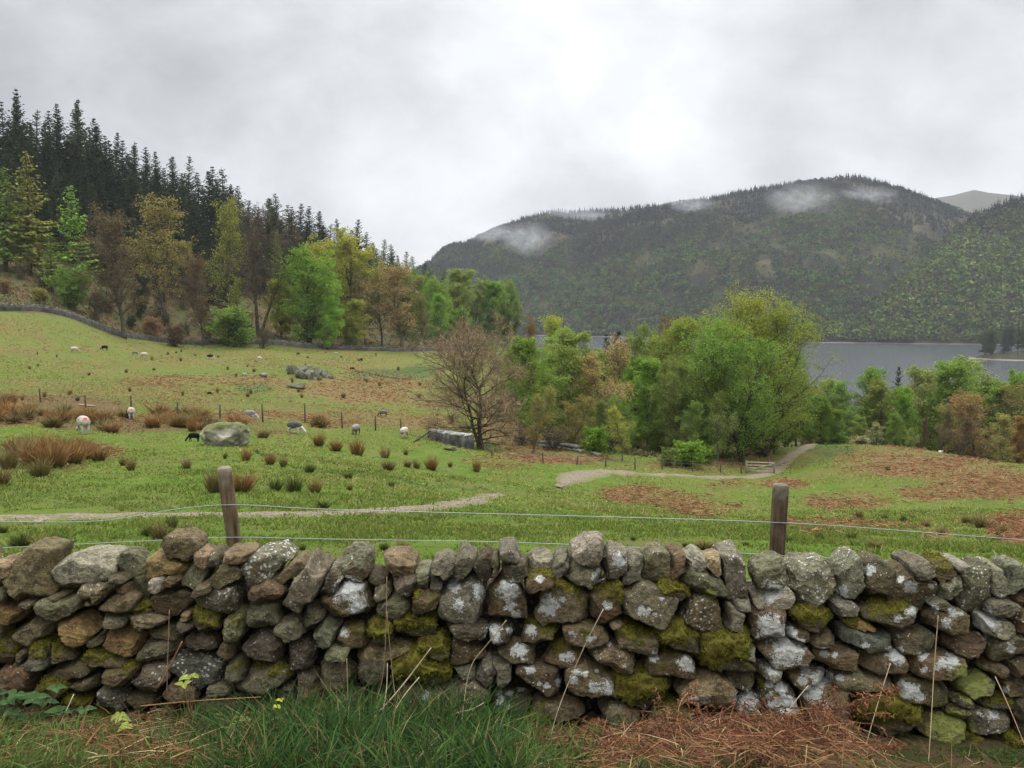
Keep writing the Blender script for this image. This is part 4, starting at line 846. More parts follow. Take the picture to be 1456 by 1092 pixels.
# trees between the field and the lake
MID = [
 ('birch',762,68,478,'g',.95,'slim green tree just right of the bare leafless tree'),
 ('birch',800,72,470,'v',1.0,'fresh green tree with feathery top in the middle of the photo'),
 ('wisp',757,60,548,'o',.8,'dark trunked scrubby tree standing at the right foot of the bare tree'),
 ('birch',780,80,505,'g',1.05,'mid green tree between the two feathery trees'),
 ('wisp',838,74,512,'y',.95,'pale green wispy tree above the broken wall'),
 ('wisp',812,66,560,'o',.9,'thin olive scrub tree above the broken wall'),
 ('wisp',865,70,505,'B',.95,'thin tan brown tree between the green ones'),
 ('birch',850,68,570,'v',.8,'soft grey green young tree above the broken wall'),
 ('wisp',895,68,560,'g',.9,'sparse green young tree left of the big green trees'),
 ('wisp',885,62,578,'Y',.9,'yellow leaved young tree low at the field edge'),
 ('shrub',845,64,612,'G',1.0,'small bright bush beside the stones of the broken wall'),
 ('wisp',908,86,478,'B',.9,'tall tan brown tree with thin twigs'),
 ('budding',938,92,468,'b',.55,'tall brown nearly leafless tree behind the green ones'),
 ('birch',955,82,454,'y',.95,'tall yellow green tree left of the biggest trees'),
 ('birch',920,76,515,'g',1.0,'green tree in front of the tall brown trees'),
 ('willow',965,74,520,'v',.75,'dark green tree left of the biggest trees'),
 ('willow',1003,72,500,'g',.8,'green leafy tree at the left of the big clump above the gate'),
 ('willow',1030,80,430,'Y',.72,'tallest tree of the big clump, with a yellowish top'),
 ('willow',1055,73,464,'g',.95,'biggest dense green tree above the little gate'),
 ('willow',1085,79,450,'y',.8,'yellow topped tree at the right of the big clump'),
 ('willow',1088,86,486,'g',.9,'green tree leaning over the top of the path'),
 ('birch',1132,98,520,'g',1.1,'green tree right of the big clump at the path top'),
 ('birch',1152,102,548,'g',1.0,'lower green tree beyond the top of the path'),
 ('broad',1168,98,566,'g',.6,'small round green tree sloping down beyond the path top'),
 ('wisp',1020,68,560,'v',.9,'young green tree in front of the big clump'),
 ('wisp',985,66,572,'g',.9,'young green tree left of the low bright bush'),
 ('broad',940,84,482,'v',.55,'rounded green tree behind the tall yellow green one'),
 ('broad',900,80,515,'g',.5,'rounded green tree behind the sparse young one'),
 ('willow',1118,97,492,'g',.8,'green tree at the right shoulder of the big clump'),
 ('willow',985,80,476,'y',.7,'yellow green tree between the tall one and the big clump'),
 ('broad',800,84,500,'v',.5,'rounded green tree behind the feathery topped one'),
 ('shrub',978,63,632,'G',1.25,'low bright green bush at the fence left of the gate'),
 ('shrub',950,62,640,'v',.9,'small green bush left of the bright one at the fence'),
 ('shrub',1000,66,636,'g',1.0,'green bush between the bright bush and the gate'),
 ('shrub',1085,82,604,'g',1.1,'green bush behind the fence posts at the path top'),
 ('spruce',860,125,474,'D',1.2,'small dark conifer against the lake, left of its pair'),
 ('spruce',876,128,470,'D',1.2,'small dark conifer against the lake, in the middle of three'),
 ('spruce',890,126,478,'D',1.2,'small dark conifer against the lake, right of its pair'),
 ('birch',800,135,455,'Y',.75,'small yellow tree standing against the lake shore'),
 ('budding',765,170,462,'O',.5,'small orange yellow tree at the end of the lake'),
 ('birch',745,150,480,'g',.9,'low green tree beyond the bare leafless tree'),
 ('birch',715,120,500,'v',1.0,'grey green tree behind the twigs of the bare tree'),
 ('birch',780,120,482,'v',1.0,'grey green tree between the bare tree and the lake'),
 ('budding',735,95,505,'b',.6,'brown twiggy tree behind the right side of the bare tree'),
 ('wisp',935,120,490,'b',.9,'distant brown birch seen in the gap before the lake'),
 ('brush',640,75,590,'h',1.2,'thin brown brush left of the bare tree'),
 ('brush',740,66,610,'h',1.2,'thin brown brush right of the bare tree'),
 ('brush',790,64,612,'b',1.4,'brown brush behind the left end of the broken wall'),
 ('birch',880,90,520,'g',1.0,'green tree filling behind the thin tan brown tree'),
 ('birch',840,95,498,'v',1.1,'grey green tree behind the pale wispy one'),
 ('birch',1060,92,470,'g',1.1,'green tree behind the biggest dense tree'),
 ('birch',1000,95,490,'y',1.0,'yellow green tree behind the left of the big clump'),
]
for k_, x, Y, y, c_, wd_, lb in MID: plant(k_, x, Y, y, c_, lb, wide=wd_, bark=(.05, .042, .035) if k_ == 'broad' else None)
RIGHT = [
 ('wisp',1165,118,555,'B',.9,'small pinkish brown tree at the left end of the row below the crest'),
 ('birch',1186,116,540,'v',.9,'grey green tree second in the row below the crest'),
 ('wisp',1206,112,545,'g',.9,'thin green tree with see-through head in the row below the crest'),
 ('birch',1226,114,525,'g',.85,'upright green tree rising above its neighbours near the left of the row'),
 ('wisp',1243,120,560,'v',.9,'short wispy tree right of the upright green tree'),
 ('wisp',1257,112,540,'y',.95,'thin yellow green tree in the row below the crest'),
 ('spruce',1275,122,521,'e',1.0,'dark conifer top poking out of the row below the crest'),
 ('birch',1290,108,552,'G',.9,'bright green tree low in the row below the crest'),
 ('wisp',1303,116,530,'k',1.0,'pale grey green wispy tree in the middle of the row'),
 ('wisp',1320,112,524,'v',1.0,'tall thin tree left of the twin tall trees'),
 ('birch',1345,110,518,'g',.95,'tall green tree, the fullest in the row below the crest'),
 ('wisp',1362,114,535,'v',1.0,'wispy green tree between the fullest one and the tallest one'),
 ('wisp',1388,112,510,'v',.9,'tallest tree of the row below the crest, with a tufted top'),
 ('wisp',1392,98,553,'O',1.15,'orange brown tree standing out in the row at the right'),
 ('wisp',1412,112,540,'g',1.0,'green tree behind the orange brown one'),
 ('broad',1440,112,536,'g',.6,'green tree near the right edge of the photo'),
 ('wisp',1456,104,548,'o',1.0,'olive tree cut by the right edge of the photo'),
 ('budding',1335,94,585,'b',.5,'brown twiggy tree with dark trunk low behind the crest'),
 ('budding',1312,98,600,'R',.4,'reddish brown bushy tree low behind the crest'),
 ('birch',1276,94,588,'g',.9,'dark stemmed green tree close behind the crest'),
 ('wisp',1246,96,600,'k',.9,'pale willow like bush close behind the crest'),
 ('birch',1215,100,592,'v',.9,'soft green tree close behind the left of the crest'),
 ('birch',1190,98,585,'g',.95,'green tree just beyond the top of the path'),
 ('wisp',1365,92,592,'b',.9,'thin brown tree left of the orange brown one'),
 ('wisp',1425,90,590,'o',.9,'olive brown tree right of the orange brown one'),
 ('broad',1445,92,600,'O',.5,'dull orange bush like tree at the right edge'),
 ('wisp',1295,90,610,'v',.8,'small pale green tree right behind the crest'),
 ('shrub',1186,98,618,'g',1.3,'green bush hiding the path beyond the crest'),
 ('shrub',1225,90,622,'k',1.4,'pale green bush along the left of the crest'),
 ('birch',1500,100,560,'g',1.0,'green tree beyond the right edge of the photo'),
 ('birch',1540,98,550,'v',1.0,'grey green tree well beyond the right edge of the photo'),
]
for k_, x, Y, y, c_, wd_, lb in RIGHT: plant(k_, x, Y, y, c_, lb, wide=wd_*1.1)
# trees down the slope behind, and on the headland
for i in range(34):
    x = 1170+(i*61) % 300; Y = 124+(i*17) % 38; plant(('wisp', 'birch', 'budding')[i % 3], x, Y, 562+(i*23) % 30, 'vgyobk'[i % 6], 'young tree in the thicket between the crest and the lake', 'thicket between the crest and the lake', wide=1.15)
for i in range(22):
    x = 745+(i*53) % 400; Y = 100+(i*17) % 50; plant(('birch', 'wisp', 'broad')[i % 3], x, Y, 525+(i*23) % 30, 'vgyogb'[i % 6], 'tree crowded in the dip behind the middle trees', 'trees crowded in the dip', wide=1.0 if i % 3 < 2 else .6)
for i in range(14):
    a_ = i*2.4; r_ = 6+i*2.1; x_, y_ = hc[0]-6+cos(a_)*r_, 620+sin(a_)*r_*.6; tm, cm, H_ = KINDS_['spruce' if i % 3 else 'broad', i % 4]
    e_ = empty('spruce_tree' if i % 3 else 'broadleaf_tree', (x_, y_, LAKE+3.5), 'dark tree on the little headland in the lake at the right edge', 'tree', 'trees on the headland'); s = (.72 if i % 3 else 1.2)
    for nm, me in (('trunk', tm), ('crown', cm)):
        o = obj(nm, me, e_); o.scale = (s*1.2, s*1.2, s*(1+.1*(i % 4))); o.color = (*COL['D' if i % 3 else 'e'], 1)

# the leafless tree in the middle of the field
tm, cm, H_ = deciduous(203, 8.2, 4.6, .12, 'round', 30, 10, 9, .1, 0, .3, 16000, trunk=.15, stems=2, up1=.035, ang=(.95, 1.55), droop=-.06, wobt=.10, tw=.022)
g_ = ground(682, 61); zt = at(682, 466, 61)[2]; s = (zt-g_[2])/9.0
e_ = empty('bare_tree', tuple(g_), 'leafless spreading tree with reddish twigs beside the stone enclosure', 'tree', rz=.6)
o = obj('trunk', tm, e_); o.scale = (s*1.05, s*1.05, s); o.color = (.10, .082, .055, 1); o = obj('crown', cm, e_); o.scale = (s*1.05, s*1.05, s); o.color = (.30, .215, .135, 1)

# ------------------------------------------------------------------ woods on the far hillsides
def hillpoint(hm, U, px):
    X, Y_, Z, UU, PX = HM[hm]; u0 = UU[:, 0]; r = np.interp(U, u0, np.arange(len(u0))); c_ = np.interp(px, PX, np.arange(len(PX)))
    i = np.clip(r.astype(int), 0, X.shape[0]-2); j = np.clip(c_.astype(int), 0, X.shape[1]-2); a = r-i; b_ = c_-j
    f = lambda M: M[i, j]*(1-a)*(1-b_)+M[i+1, j]*a*(1-b_)+M[i, j+1]*(1-a)*b_+M[i+1, j+1]*a*b_
    return np.stack([f(X), f(Y_), f(Z)], -1)
def woods(hm, n, pxr, seed, palette, name, size=(4.5, 8.5)):
    rng = np.random.default_rng(seed); U = rng.uniform(.0, 1.06, n)**.9; px = rng.uniform(*pxr, n); P = hillpoint(hm, U, px)
    f1 = fbm(P/150, 4, 51); f2 = fbm(P/45, 3, 62); ax, ay = project(P)
    hole = np.zeros(n)
    if hm == 'far_hill':
        for cx, cy, a, b_ in ((1175,372,48,20),(1255,372,55,28),(1110,350,22,18),(1240,410,40,18),(1030,352,42,12),(1290,345,16,18),(920,372,26,10),(1000,395,30,25),(1085,385,16,20),(1060,330,30,10)):
            hole = np.maximum(hole, np.clip(1.3-((ax-cx)/a)**2-((ay-cy)/b_)**2, 0, 1))
    hole = np.maximum(hole, np.clip((f2-.10)*3.5, 0, .8)*np.clip((U-.3)*3, 0, 1)*(hm == 'far_hill'))
    keep_ = rng.uniform(0, 1, n) > hole*.85+np.clip((f2-.25)*2, 0, .6)
    P, U, f1, f2, ax, ay = (q[keep_] for q in (P, U, f1, f2, ax, ay)); n = len(P)
    con = (U+f1*1.5+f2*.4+rng.normal(0, .07, n) > (.66 if hm == 'far_hill' else .95)) 
    sz = rng.uniform(*size, n)*np.where(con, 1.0, 1); cols = np.zeros((n, 3))
    low, high, con_c = palette
    w_ = np.clip(U*1.9-.22+f1*2.2, 0, 1)[:, None]; pick = rng.integers(0, len(low), n); pick2 = rng.integers(0, len(high), n)
    grp = ((f2*3+f1*5+10) % 1*len(low)).astype(int) % len(low); pick = np.where(rng.uniform(0, 1, n) < .55, grp, pick)
    cols = np.array(low)[pick]*(1-w_)+np.array(high)[pick2]*w_; cols = np.where(con[:, None], np.array(con_c)[rng.integers(0, len(con_c), n)], cols)
    cols *= rng.uniform(.68, 1.3, (n, 1))
    K = 26; out = []; oc_ = []
    d = np.where(~con)[0]; D3 = rng.normal(size=(len(d), K, 3)); D3[..., 2] = np.abs(D3[..., 2])*1.1-.25; D3 /= np.linalg.norm(D3, axis=2)[..., None]
    rad = sz[d][:, None, None]*np.array([.46, .46, .55])*rng.uniform(.75, 1.1, (len(d), K, 1)); C = P[d][:, None]+D3*rad+np.array([0, 0, 1])*sz[d][:, None, None]*.55
    V, _ = leafquads(C.reshape(-1, 3), 1.0, rng, 1.1, 0, None); V = V.reshape(-1, 4, 3); cc_ = C.reshape(-1, 1, 3); V = cc_+(V-cc_)*(np.repeat(sz[d], K)[:, None, None]*.27)
    out.append(V.reshape(-1, 3)); oc_.append(np.repeat(cols[d], K*4, 0)*np.repeat(rng.uniform(.86, 1.16, len(d)*K), 4)[:, None])
    d = np.where(con)[0]; K2 = 16; hh = sz[d]*rng.uniform(.8, 1.6, len(d)); t_ = rng.beta(1, 1.3, (len(d), K2)); az_ = rng.uniform(0, 2*pi, (len(d), K2)); rr_ = (1-t_)*.24*hh[:, None]*.8
    C = P[d][:, None]+np.stack([np.cos(az_)*rr_, np.sin(az_)*rr_, t_*hh[:, None]], -1)
    Dv = np.stack([np.cos(az_), np.sin(az_), -.3+0*az_], -1).reshape(-1, 3); V, _ = leafquads(C.reshape(-1, 3), 1.0, rng, 1.8, 0, Dv, .4); V = V.reshape(-1, 4, 3); cc_ = C.reshape(-1, 1, 3); V = cc_+(V-cc_)*(np.repeat(hh, K2)*.17)[:, None, None]*(1.25-t_.reshape(-1))[:, None, None]
    out.append(V.reshape(-1, 3)); oc_.append(np.repeat(cols[d], K2*4, 0)*np.repeat(rng.uniform(.86, 1.16, len(d)*K2), 4)[:, None])
    top = P[d]+np.array([0, 0, 1])*hh[:, None]*1.12; bs = P[d]+np.array([0, 0, 1])*hh[:, None]*.4; w2 = hh[:, None]*.05
    V = np.stack([bs-np.array([1, 0, 0])*w2, bs+np.array([1, 0, 0])*w2, top, top+.02], 1); out.append(V.reshape(-1, 3)); oc_.append(np.repeat(cols[d], 4, 0))
    V = np.concatenate(out); me = mesh(name, V, np.arange(len(V)).reshape(-1, 4), False, mat=MAT_FAR); a_ = me.attributes.new('tint', 'FLOAT_COLOR', 'POINT')
    a_.data.foreach_set('color', np.concatenate([np.concatenate(oc_), np.ones((len(V), 1))], 1).astype(np.float32).ravel())
    return tag(obj(name, me), kind='stuff')
m, t = material('far foliage', .95, .1); at_ = t.add('ShaderNodeAttribute'); at_.attribute_name = 'tint'; t.link(at_.outputs['Color'], t.p.inputs['Base Color']); MAT_FAR = m
low = [(.065,.12,.026),(.04,.085,.026),(.09,.135,.03),(.075,.065,.028),(.03,.055,.024),(.095,.12,.028)]; high = [(.034,.028,.027),(.018,.023,.02),(.05,.038,.032),(.018,.027,.02)]; cn = [(.010,.015,.011),(.014,.020,.013),(.009,.014,.013)]
tag(woods('far_hill', 30000, (560, 1500), 5, (low, high, cn), 'far_woods'), 'mixed dark and green woods covering the long hill across the lake')
woods('far_hill', 3500, (-100, 560), 6, (low, high, cn), 'far_woods'); woods('far_hill', 3500, (1500, 1850), 7, (low, high, cn), 'far_woods')
low = [(.10,.15,.03),(.08,.13,.028),(.125,.16,.035),(.06,.095,.028),(.10,.095,.035)]; high = [(.075,.10,.022),(.035,.05,.022),(.055,.07,.022),(.03,.04,.022)]
tag(woods('right_hill', 11000, (1190, 1700), 8, (low, high, cn), 'near_shore_woods', (6, 12)), 'brighter green woods on the nearer spur at the right of the lake')

# ------------------------------------------------------------------ walls, rocks and fences in the field
def tintmat(name, rough=.95, nscale=3, amt=.4, bmp=.4, bd=.03):
    m, t = material(name, rough, .15); a = t.add('ShaderNodeAttribute'); a.attribute_name = 'tint'; P_ = pos(t)
    c = t.mix(t.ramp(t.noise(P_, nscale, 4, .6), .35, .65, 0, amt), a.outputs['Color'], t.mix(1.0, a.outputs['Color'], (.45, .45, .42), 'MULTIPLY')); t.link(c, t.p.inputs['Base Color'])
    bump(t, t.noise(P_, nscale*3, 4), bmp, bd); return m
def tinted(name, V, F_, col, mat, smooth=False):
    me = mesh(name, V, F_, smooth, mat=mat); a = me.attributes.new('tint', 'FLOAT_COLOR', 'POINT'); c = np.ones((len(np.asarray(V).reshape(-1, 3)), 4)); c[:, :3] = col
    a.data.foreach_set('color', c.astype(np.float32).ravel()); return me
MT = tintmat('plants', .9, 2, .25, 0); MROCK = tintmat('grey rock', .95, 2.2, .7, .8, .08); MWOOD = tintmat('weathered timber', .9, 9, .6, .5, .01)
def local(name, me, root): return obj(name, me, root, tuple(-np.array(root.location)))
def rock(size, seed, sub=3, box=3.0, amp=.12, flat=0):
    rng = np.random.default_rng(seed); N, F_ = ICO[sub]; q = N*(np.sum(np.abs(N)**box, 1)**(-1/box))[:, None]
    for _ in range(9):
        d = rng.normal(size=3); d /= np.linalg.norm(d); l = rng.uniform(.6, .95); q = q-np.maximum(q@d-l, 0)[:, None]*d*.9
    q = q+N*(amp*fbm(q*2.2+seed, 4, 7)+amp*.4*fbm(q*7+seed, 3, 8))[:, None]; return q*np.array(size), F_
# wall at the edge of the wood
WP = np.array([at(*q) for q in [(-420,438,128),(-200,441,131),(0,444,135),(55,447,139),(95,452,142),(140,470,153),(165,478,160),(200,482,167),(250,486,175),(300,488,178),(350,490,182),(430,495,190),(520,499,198),(612,501,206),(665,497,234)]])
C_ = resample(WP[:, :2], .5); T_ = np.gradient(C_, axis=0); T_ /= np.linalg.norm(T_, axis=1)[:, None]; N_ = np.stack([T_[:, 1], -T_[:, 0]], -1)
Zg = H(C_[:, 0], C_[:, 1]); n_ = len(C_)
prof = [(-.38, -.5), (-.36, .2), (-.32, .55), (-.28, .80), (.28, .80), (.32, .55), (.36, .2), (.38, -.5)]
V = np.stack([np.concatenate([C_+N_*a, (Zg+b_)[:, None]], 1) for a, b_ in prof], 1); V += .09*np.stack([fbm(V*1.7+9*i, 3, 70+i) for i in range(3)], -1)
wr = empty('dry_stone_wall', tuple(WP[6]), 'long grey dry stone wall along the far top edge of the field below the wood', 'wall')
local('wall_body', tinted('wall_body', V, grid_faces(n_, 8), np.clip(.11+.10*fbm(V.reshape(-1, 3)*2.2, 3, 9), .03, .4)[:, None]*np.array([1, .95, .85]), MROCK), wr)
cb_ = Buf(); tc_ = []
for i in range(0, n_, 1):
    q, F_ = rock((.24, .24, .19), i, 2); k = i % n_; q = q+np.array([C_[k, 0], C_[k, 1], Zg[k]+.88+.07*vnoise(np.array([[i/3., 0, 0]]))[0]]); cb_.add(q, F_); tc_.append(np.tile(np.array([.135, .13, .11])*(.6+.8*((i*37) % 10)/10), (len(q), 1)))
local('coping', tinted('coping', np.concatenate(cb_.V), np.concatenate(cb_.F3), np.concatenate(tc_), MROCK), wr)
# stone enclosure by the leafless tree
A = ground(613, 60.5); B = ground(669, 56.5); tq = np.linspace(0, 1, 60)
er = empty('stone_enclosure', tuple(A), 'short low stone wall piece with a pale lumpy top beside the leafless tree', 'wall')
ax_ = (B-A)[:2]/np.linalg.norm((B-A)[:2]); nx_ = np.array([ax_[1], -ax_[0]]); Ln = np.linalg.norm((B-A)[:2])
zt0, zt1 = at(613, 613, 60.5)[2], at(668, 621, 56.5)[2]
for nm, off, th in (('wall_body', 0, .3),):
    rows = []
    for a, hh in ((-th, -.4), (-th, .25), (-th, .6), (-th+.03, 1), (th-.03, 1), (th, .6), (th, .25), (th, -.4)):
        zz = np.where(hh < 0, A[2]+(B[2]-A[2])*tq-.5, (A[2]+(B[2]-A[2])*tq)*(1-hh)+(zt0+(zt1-zt0)*tq)*hh)
        rows.append(np.concatenate([A[None, :2]+ax_[None]*Ln*tq[:, None]+nx_[None]*a, zz[:, None]], 1))
    V = np.stack(rows, 1); V += .04*np.stack([fbm(V*4+9*i, 3, 70+i) for i in range(3)], -1)
    Fq = np.concatenate([grid_faces(60, 8), np.array([[0, 1, 6, 7], [1, 2, 5, 6], [2, 3, 4, 5]]), np.array([[0, 1, 6, 7], [1, 2, 5, 6], [2, 3, 4, 5]])+59*8])
    local(nm, tinted(nm, V, Fq, np.clip(.115+.16*fbm(V.reshape(-1, 3)*np.array([5, 5, 1.5]), 3, 9), .03, .4)[:, None]*np.array([1, .98, .9]), MROCK), er)
for i in range(11):
    q, F_ = rock((.16+.03*(i % 3), .36, .12+.02*(i % 2)), 300+i, 3); f = (i+.5)/11; p = np.array([*(A[:2]+ax_*Ln*f), zt0+(zt1-zt0)*f+.07]); a = math.atan2(ax_[1], ax_[0])
    q = np.stack([q[:, 0]*cos(a)-q[:, 1]*sin(a), q[:, 0]*sin(a)+q[:, 1]*cos(a), q[:, 2]], -1)+p; local('coping_stone', tinted('coping_stone', q, F_, np.array([.55, .55, .51])*(.8+.07*(i % 5)), MROCK, True), er)
# broken wall
br = empty('broken_stone_wall', tuple(ground(790, 66)), 'low broken row of grey stones under the trees in the middle', 'wall')
for i in range(30):
    f = i/29; x = 733+f*118; g_ = ground(x, 68-f*5)
    for l in range(2 if f < .75 else 1):
        q, F_ = rock((.26, .25, .15), 400+i*3+l, 2); local('stone', tinted('stone', q+g_+np.array([.1*l, 0, .1+.24*l]), F_, np.array([.24, .235, .21])*(.65+.12*(i*7 % 6)), MROCK), br)
def putrock(px, py, w_, h_, seed, col, label, name='rock', moss=0, sub=4, parent=None, depth=.7, sink=.25):
    g_ = hit(px, py); W = w_/F*g_[1]/2; Hh = h_/F*g_[1]; q, F_ = rock((W, W*depth, Hh/2*(1+sink)), seed, sub, 2.3 if name == 'boulder' else 3.0); q = q+np.array([0, 0, Hh/2*(1-sink)])
    nz = q[:, 2]/(Hh+1e-6)+.35*fbm(q*2.5/W, 3, 4); mk = np.clip((nz-.55)*3, 0, 1)[:, None]*moss
    nn_ = fbm(q*4/W, 4, 14)[:, None]+.6*fbm(q*14/W, 3, 15)[:, None]; cc_ = np.array(col)*np.clip(1+.9*nn_, .25, 1.7)*(1-mk)+np.array([.12, .135, .04])*mk
    if parent: return local('rock', tinted('rock', q+g_, F_, cc_, MROCK, True), parent)
    o = obj(name, tinted(name, q, F_, cc_, MROCK, True), None, tuple(g_)); return tag(o, label, 'rock')
g_ = hit(322, 633); bo = putrock(322, 633, 76, 33, 12, (.34,.32,.26), 'large rounded boulder with mossy green top and a pale broken face', 'boulder', .9, 5, depth=.75)
q_ = None
putrock(375, 536, 15, 6, 5, (.35,.34,.31), 'small pale grey rock in the upper field left of the outcrop', moss=.3, sub=3)
putrock(640, 640, 20, 6, 8, (.2,.19,.14), 'low mossy stone in the grass in front of the stone enclosure', moss=1, sub=3)
putrock(420, 552, 26, 8, 9, (.17,.17,.13), 'dark mossy rock between the fence and the outcrop', moss=1, sub=3)
putrock(347, 534, 8, 4, 19, (.3,.3,.28), 'tiny grey stone left of the small pale rock in the upper field', moss=.3, sub=3)
oc_ = empty('rock_outcrop', tuple(hit(438, 538)), 'rugged grey rock outcrop topped with turf in the upper field', 'rock')
for i, (x, y, w_, h_) in enumerate([(418,532,14,14),(428,538,16,13),(440,539,18,14),(450,536,16,15),(460,537,14,12),(434,530,22,12),(470,538,10,7),(411,527,8,8),(455,540,9,6)]): putrock(x, y, w_, h_, 30+i, (.22,.215,.19), None, moss=.9, sub=3, parent=oc_, depth=.9)

def postbuf(buf, a, b_, r, sides=7): 
    P = np.array([a, a*.5+b_*.5, b_]); tube(buf, P, [r, r, r*.94], sides)
def fence(pts, name, label, hgt, posts_r=.05, col=(.09, .07, .055), wires=(.35, .7, .95)):
    G = [hit(x, y) for x, y, _ in pts]; root = empty(name, tuple(G[0]), label, 'fence'); tops = []; rg_ = np.random.default_rng(len(pts))
    for g_, (x, y, yt) in zip(G, pts):
        hh = (y-yt)/F*g_[1]; b_ = Buf(); t_ = g_+np.array([rg_.normal()*.04, rg_.normal()*.04, hh]); postbuf(b_, g_-np.array([0, 0, .3]), t_, posts_r); V = np.concatenate(b_.V)
        local('post', tinted('post', V, [np.concatenate(b_.F3), np.concatenate(b_.F4)], np.array(col), MWOOD), root); tops.append((g_, t_))
    for w_ in wires:
        b_ = Buf(); P = [a+(t_-a)*w_+np.array([0, -.05, 0]) for a, t_ in tops]; tube(b_, P, .006, 4); local('wire', tinted('wire', np.concatenate(b_.V), [np.concatenate(b_.F3), np.concatenate(b_.F4)], np.array([.2, .2, .19]), MWOOD), root)
    return tops
fence([(58,572,552),(122,580,561),(187,588,562),(252,596,572),(313,597,575),(374,600,574),(434,601,573),(487,609,585),(534,612,591),(570,611,596)], 'wire_fence', 'line of thin dark posts crossing the field behind the grazing sheep', 1)
fence([(700,652,640),(773,659,644),(820,661,648),(861,664,650),(903,668,650),(942,668,652),(985,670,655),(1024,672,657),(1054,673,657)], 'wire_fence', 'thin posts and wire along the foot of the middle trees up to the little gate', 1, .045)
fence([(1093,663,648),(1097,652,640),(1101,643,632),(1106,637,624),(1112,634,622),(1118,632,620),(1124,630,619),(1130,628,617)], 'wire_fence', 'close set brown posts running up beside the path behind the little gate', 1, .07, (.2, .11, .07))
# little gate
gl, gr_ = hit(1061, 673), hit(1090, 671); gr_[1] = gl[1]+.4; gr_[2] = Hs(gr_[0], gr_[1]); gt = empty('field_gate', tuple(gl), 'small pale wooden bar gate at the fence corner beside the path', 'gate'); hh = 17/F*gl[1]
def bar(name, a, b_, w_, h_, root, col):
    a = np.array(a, float); b_ = np.array(b_, float); d = (b_-a)/np.linalg.norm(b_-a); up = np.array([0, 0, 1.]) if abs(d[2]) < .9 else np.array([0, 1., 0]); s = np.cross(d, up); s /= np.linalg.norm(s); u_ = np.cross(s, d)
    V = np.array([p+s*i*w_/2+u_*j*h_/2 for p in (a, b_) for i, j in ((-1, -1), (1, -1), (1, 1), (-1, 1))]); Fq = np.array([[0, 1, 5, 4], [1, 2, 6, 5], [2, 3, 7, 6], [3, 0, 4, 7], [3, 2, 1, 0], [4, 5, 6, 7]])
    return local(name, tinted(name, V, Fq, np.array(col), MWOOD), root)
for g_ in (gl, gr_): bar('gate_post', g_-[0, 0, .3], g_+[0, 0, hh*1.08], .11, .11, gt, (.24, .21, .15))
for k in range(4): z = hh*(.2+.25*k); bar('bar', gl+[.05, 0, z], gr_+[-.05, 0, z+.03], .04, .10, gt, (.42, .38, .28))
bar('brace', gl+[.05, -.05, hh*.2], gr_+[-.05, -.05, hh*.95], .03, .07, gt, (.38, .34, .25))
def railobj(name, pts, label, r, col, cat='rail'):
    P = [hit(x, y)+np.array([0, 0, z]) for x, y, z in pts]; b_ = Buf(); tube(b_, P, r, 6); V = np.concatenate(b_.V)-P[0]; return tag(obj(name, tinted(name, V, [np.concatenate(b_.F3), np.concatenate(b_.F4)], np.array(col), MWOOD), None, tuple(P[0])), label, cat)
railobj('wooden_rail', [(588,629,.0),(612,626,.62)], 'dark pole leaning against the left end of the stone enclosure', .05, (.06, .05, .04))
railobj('wooden_rail', [(678,633,.45),(703,647,.02)], 'dark pole sloping down from the foot of the leafless tree', .05, (.06, .05, .04))
railobj('plank', [(112,577,.06),(135,579,.06)], 'pale plank lying in the rushes above the white sheep', .07, (.4, .33, .2), 'plank')

# ------------------------------------------------------------------ wire fence behind the stone wall
def post_mesh(name, base, top, r, col, root):
    base = np.array(base); top = np.array(top); L = np.linalg.norm(top-base); d = (top-base)/L; X = np.cross(d, [0, 1, 0]); X /= np.linalg.norm(X); Yv = np.cross(d, X); n = 70; s = 36
    hh_ = np.linspace(0, 1, n); th = np.arange(s)*2*pi/s; rr_ = r*(1+.05*vnoise(np.stack([np.cos(th)*1.5, np.sin(th)*1.5, 0*th], -1), int(top[0]*10) % 9))
    P = base+d*(hh_[:, None]*L); V = P[:, None]+rr_[None, :, None]*(np.cos(th)[None, :, None]*X+np.sin(th)[None, :, None]*Yv)
    cr = fbm(np.stack([np.cos(th)[None]*6+0*P[:, :1], np.sin(th)[None]*6+0*P[:, :1], (hh_*L)[:, None]*3+0*th[None]], -1), 4, 5); V += (cr*.006)[..., None]*(np.cos(th)[None, :, None]*X+np.sin(th)[None, :, None]*Yv)
    rings = [V.reshape(-1, 3)]; 
    for q, dz in ((.9, .006), (.55, .012), (.2, .012)): rings.append((top+d*dz+(V[-1]-top)*q)+.003*vnoise(V[-1]*60)[:, None])
    rings.append((top+d*.012)[None]); V2 = np.concatenate(rings); nn = n+3; i = np.arange(nn-1)[:, None]*s; j = np.arange(s)[None]; Fq = np.stack([i+j, i+(j+1) % s, i+s+(j+1) % s, i+s+j], -1).reshape(-1, 4)
    jj = np.arange(s); F3 = np.stack([(nn-1)*s+jj, (nn-1)*s+(jj+1) % s, np.full(s, nn*s)], -1)
    hz_ = np.concatenate([np.repeat(hh_*L, s), np.full(3*s+1, L)]); c = np.array(col)[None]*(1+.9*fbm(V2*np.array([70, 70, 4]), 3, 2))[:, None]; li = np.clip((hz_-L+.10)/.08+fbm(V2*40, 3, 3)*1.5, 0, 1)[:, None]; c = c*(1-li*.45)+np.array([.28, .27, .22])*li*.45
    return local(name, tinted(name, V2, [F3, Fq], c, MWOOD, True), root)
FY = 5.95
wf_ = empty('post_and_wire_fence', (0, FY, -.1), 'two round wooden posts with slack galvanised wires just behind the stone wall', 'fence')
pl, pr = at(318.5, 666, FY), at(1110.5, 690, FY)
